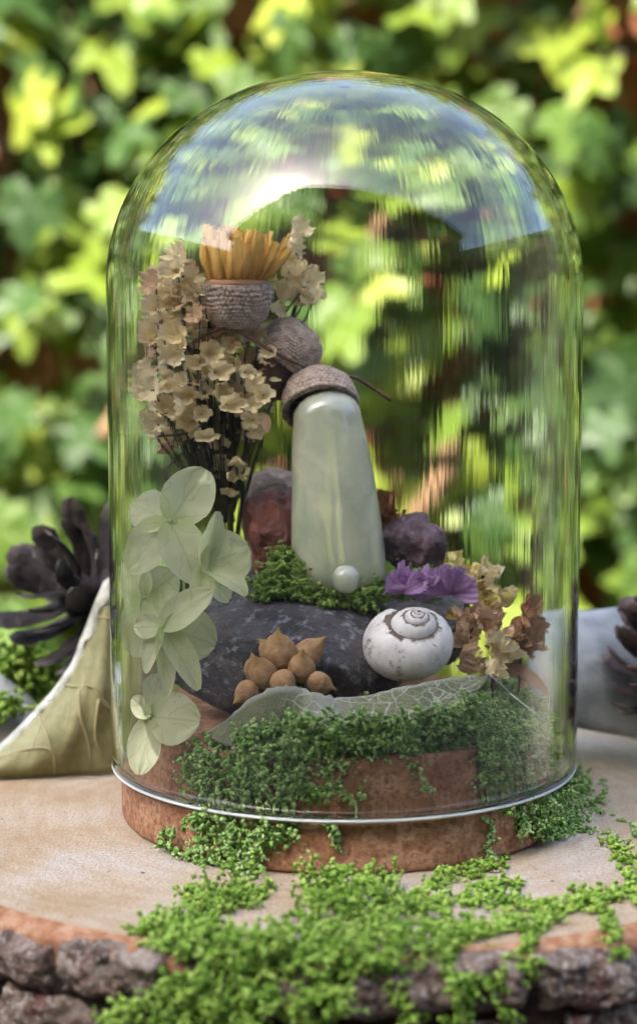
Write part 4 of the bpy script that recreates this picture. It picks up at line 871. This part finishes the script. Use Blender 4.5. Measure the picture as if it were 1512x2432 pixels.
# ------------------------------------------------------------------ outside: leaves and cones
# big olive leaf at the left, its edge folded over
tp = smooth_path([P(-150, 1850, 3.2), P(-60, 1815, 3.3), P(20, 1755, 3.5), P(95, 1680, 3.7), P(165, 1590, 3.9), P(195, 1520, 4.0), P(225, 1440, 4.2), P(250, 1385, 4.3), P(275, 1378, 4.4), P(330, 1395, 4.6), P(390, 1440, 4.8)], 4)
bt = smooth_path([P(-150, 1890, 2.9), P(-60, 1885, 2.9), P(20, 1878, 2.9), P(80, 1872, 3.0), P(130, 1868, 3.0), P(170, 1862, 3.1), P(210, 1855, 3.2), P(250, 1845, 3.3), P(285, 1838, 3.5), P(330, 1825, 3.8), P(390, 1805, 4.3)], 4)
bt[:, 2] = np.maximum(bt[:, 2], 0.04)
nu, nv = len(tp), 22; tt = np.linspace(0, 1, nv)[None, :]; v = tp[:, None] * (1 - tt[..., None]) + bt[:, None] * tt[..., None]
uu = np.linspace(0, 1, nu)[:, None]; v[:, :, 1] += -0.55 * np.sin(np.pi * tt ** 1.3) * np.sin(np.pi * np.clip(uu, .05, 1)) ** .5
v[:, :, 1] += 0.06 * np.sin(tt * 9 + uu * 11) * tt - 0.10 * np.abs(np.sin(uu * 19 + tt * 2.2)) * np.sin(np.pi * tt); v[:, :, 1] += 0.05 * noise(v.reshape(-1, 3), 1.2, 3, 8).reshape(nu, nv)
st = np.zeros((nu, nv, 3)); st[:, :, 0] = uu + 0.25 * tt; st[:, :, 2] = 0
lip = np.zeros((nu, 5, 3)); lst = np.zeros((nu, 5, 3)); lst[:, :, 2] = 1; tg = np.gradient(tp, axis=0)
rag = 0.75 + 0.5 * noise(tp, 2.2, 3, 6)
for i in range(nu):
    pd = unit(np.array((tg[i, 2], 0, -tg[i, 0]))); pd = pd if pd[2] < 0 or pd[0] > 0 else -pd
    wl = 0.30 * rag[i] * (0.7 + 0.5 * math.sin(uu[i, 0] * 3.1))
    for j, (dn, dy, dz) in enumerate([(0.0, 0.0, 0), (0.05, -0.10, .05), (0.30, -0.16, .02), (0.65 + .1 * rng.random(), -0.19, 0), (0.85 + .4 * rng.random(), -0.17, 0)]): lip[i, j] = tp[i] + pd * dn * wl + np.array((0, dy, dz))
VG = v.reshape(-1, 3)
full = np.concatenate([lip[:, ::-1], v[:, 1:]], 1); fst = np.concatenate([lst[:, ::-1], st[:, 1:]], 1); n2 = full.shape[1]
v2, f2 = shell(full.reshape(-1, 3), grid_faces(nu, n2), 0.035)
obj('dried_leaf', MB().add(v2, f2, np.vstack([fst.reshape(-1, 3)] * 2)), M_OLIVE, label='large olive dried leaf with pale folded rim standing left of the dome', cat='dried leaf')
big_leaf = bpy.context.scene.objects['dried_leaf']
dd = VG - CAM; zc_ = dd @ FW; VPX = 756 + FPX * dd[:, 0] / zc_; VPY = 1216 - FPX * (dd @ UP) / zc_
for pl in ([(140, 1620), (175, 1633), (212, 1630), (249, 1667), (285, 1720), (330, 1760)], [(-60, 1830), (0, 1801), (67, 1782), (118, 1774), (131, 1811), (131, 1842)], [(228, 1462), (256, 1468), (276, 1499), (310, 1560)], [(190, 1633), (196, 1700), (214, 1760), (220, 1830)], [(90, 1700), (110, 1740), (118, 1774)], [(235, 1655), (228, 1740), (250, 1800)]):
    pts = [VG[np.argmin((VPX - x_) ** 2 + (VPY - y_) ** 2)] + np.array((0, -.045, 0)) for x_, y_ in pl]
    v, f = tube(smooth_path(pts, 5), np.linspace(.045, .02, (len(pts) - 1) * 5 + 1), 6); obj('vein', MB().add(v, f), M_VEIN, big_leaf)
def leaf_sheet(name, label, tpx, bpx, mat, bulge=0.5, k=4):
    tp = smooth_path([P(*q) for q in tpx], k); bt = smooth_path([P(*q) for q in bpx], k); nu, nv = len(tp), 14; tt = np.linspace(0, 1, nv)[None, :]
    bt[:, 2] = np.maximum(bt[:, 2], 0.05)
    v = tp[:, None] * (1 - tt[..., None]) + bt[:, None] * tt[..., None]; v[:, :, 1] -= bulge * np.sin(np.pi * tt)
    v = v.reshape(-1, 3); v[:, 1] += 0.12 * noise(v, .8, 3, 4); v2, f2 = shell(v, grid_faces(nu, nv), .035)
    return obj(name, MB().add(v2, f2), mat, label=label, cat='dried leaf')
leaf_sheet('dried_leaf', 'pale blue grey dried leaf standing behind the right side of the dome', [(1270, 1500, 6.5), (1330, 1455, 6.2), (1400, 1450, 6.2), (1500, 1440, 6.4), (1600, 1460, 6.6), (1680, 1520, 7.0)], [(1280, 1690, 5.6), (1330, 1715, 5.0), (1400, 1735, 4.8), (1500, 1750, 4.7), (1600, 1745, 5.0), (1680, 1730, 5.4)], M_GREYLEAF)
leaf_sheet('dried_leaf', 'pale grey dried leaf at the far left beneath the dark cone', [(-90, 1600, 6.0), (-20, 1590, 6.0), (30, 1620, 6.0), (80, 1660, 6.2), (110, 1700, 6.4)], [(-90, 1760, 5.2), (-20, 1765, 5.0), (40, 1770, 5.0), (90, 1765, 5.2), (120, 1760, 5.6)], M_GREYLEAF)
cl = Clump()
for (x_, y_) in poly_samples([(-40, 1560), (60, 1540), (150, 1560), (190, 1620), (120, 1650), (60, 1640), (-40, 1660)], 130): cl.sprig(P(x_, y_, 6.6), rng.normal(0, .7, 3) + np.array((0, 0, .4)), 5, .13, .09, .6)
for (x_, y_) in poly_samples([(-20, 1660), (40, 1650), (50, 1700), (-20, 1730)], 30): cl.sprig(P(x_, y_, 4.6), rng.normal(0, .7, 3) + np.array((0, 0, .4)), 5, .12, .08, .6)
cl.build('moss', M_MOSSF, lambda q: q[2] > 0.02, label='blurred moss under the dark cone at the far left', cat='moss')
def cone(name, c, axis, n, core, ln, mat, label, wd=.42, tipw=1.5, open_=(0.2, 1.4), curve=0.2, thick=.14, jit=.1):
    t = thing(name, c, label, 'pine cone'); A = frame(axis); L = core[1]
    v, f = lathe([(0, -L * .5), (core[0] * .8, -L * .45), (core[0], -L * .1), (core[0] * .75, L * .3), (core[0] * .3, L * .5), (0, L * .52)], 20); obj('core', MB().add(v @ A.T + c, [q[::-1] for q in f]), mat, t)
    for i in range(n):
        u = (i + .5) / n; a = i * 2.39996 + rng.normal(0, jit); op = open_[0] + (open_[1] - open_[0]) * u + rng.normal(0, jit * .7); e = np.array((math.cos(a), math.sin(a), 0.0))
        b_ = e * core[0] * .6 * math.sin(math.pi * (0.15 + .8 * u)) + np.array((0, 0, L * (-.45 + .9 * u))); l_ = ln * (0.65 + .5 * math.sin(math.pi * (0.1 + .8 * u))) * rng.uniform(.85, 1.12)
        d = e * math.cos(op) + np.array((0, 0, 1.0)) * math.sin(op); nr = -e * math.sin(op) + np.array((0, 0, 1.0)) * math.cos(op); lt = np.cross(d, nr); vs = []; ss = []; cv = curve * rng.uniform(.2, 2.0)
        for k, s in enumerate(np.linspace(0, 1, 8)):
            cen = b_ + d * l_ * s + nr * cv * l_ * (s ** 2) * 1.0; w_ = wd * (.45 + .55 * s ** tipw) * (1 if s < .95 else .45); h_ = thick * (.6 + .4 * s + .9 * s ** 5) * (1 if s < .95 else .3) 
            for (p_, q_) in ((-1, 0), (-.6, .6), (0, .9), (.6, .6), (1, 0), (.6, -.5), (0, -.7), (-.6, -.5)): vs.append(cen + lt * w_ * .5 * p_ + nr * h_ * .6 * q_); ss.append((s, p_, 0))
        vs = np.array(vs); vs += rng.normal(0, .014, vs.shape); fc_ = grid_faces(8, 8, True) + [tuple(range(7, -1, -1)), tuple(56 + j for j in range(8))]
        obj('scale', MB().add(vs @ A.T + c, fc_, ss), mat, t, smooth=False)
cone('pine_cone', P(205, 1425, 6.4), (-.30, -.50, .35), 30, (.75, 2.4), 2.1, M_CONEB, 'open black pine cone at the left behind the olive leaf', wd=.82, tipw=.7, open_=(-.3, 1.0), curve=.26, thick=.11, jit=.28)
cone('pine_cone', P(1565, 1590, 4.2), (-.1, -.15, 1), 44, (.6, 3.4), 1.25, M_CONEC, 'brown pine cone standing at the right edge of the slice', wd=.95, open_=(-.35, 1.0), curve=.22, thick=.15)
# crumbs on the slice
for k, (x_, y_) in enumerate([(1310, 2095), (1325, 1975), (545, 2075), (340, 2075)]):
    p = march(x_, y_, F_log); v = SV4[:0]; q = rock(p + np.array((0, 0, .02)), (.06, .03, .02), .2, k, iv=IV); obj('crumb', MB().add(q, [tuple(z) for z in IF]), M_STEM, label=['tiny dark crumb on the bare wood right of the moss trail', 'tiny dark crumb under the straggling moss at right', 'tiny dark crumb by the moss tuft under the cork', 'tiny dark crumb on the wood left of the cork'][k], cat='crumb')

# ------------------------------------------------------------------ centimetres -> metres
done_ = set()
for o in list(S.objects):
    if o.type == 'MESH' and o.data.name not in done_:
        done_.add(o.data.name); o.data.transform(Matrix.Scale(0.01, 4))
    o.location = o.location * 0.01
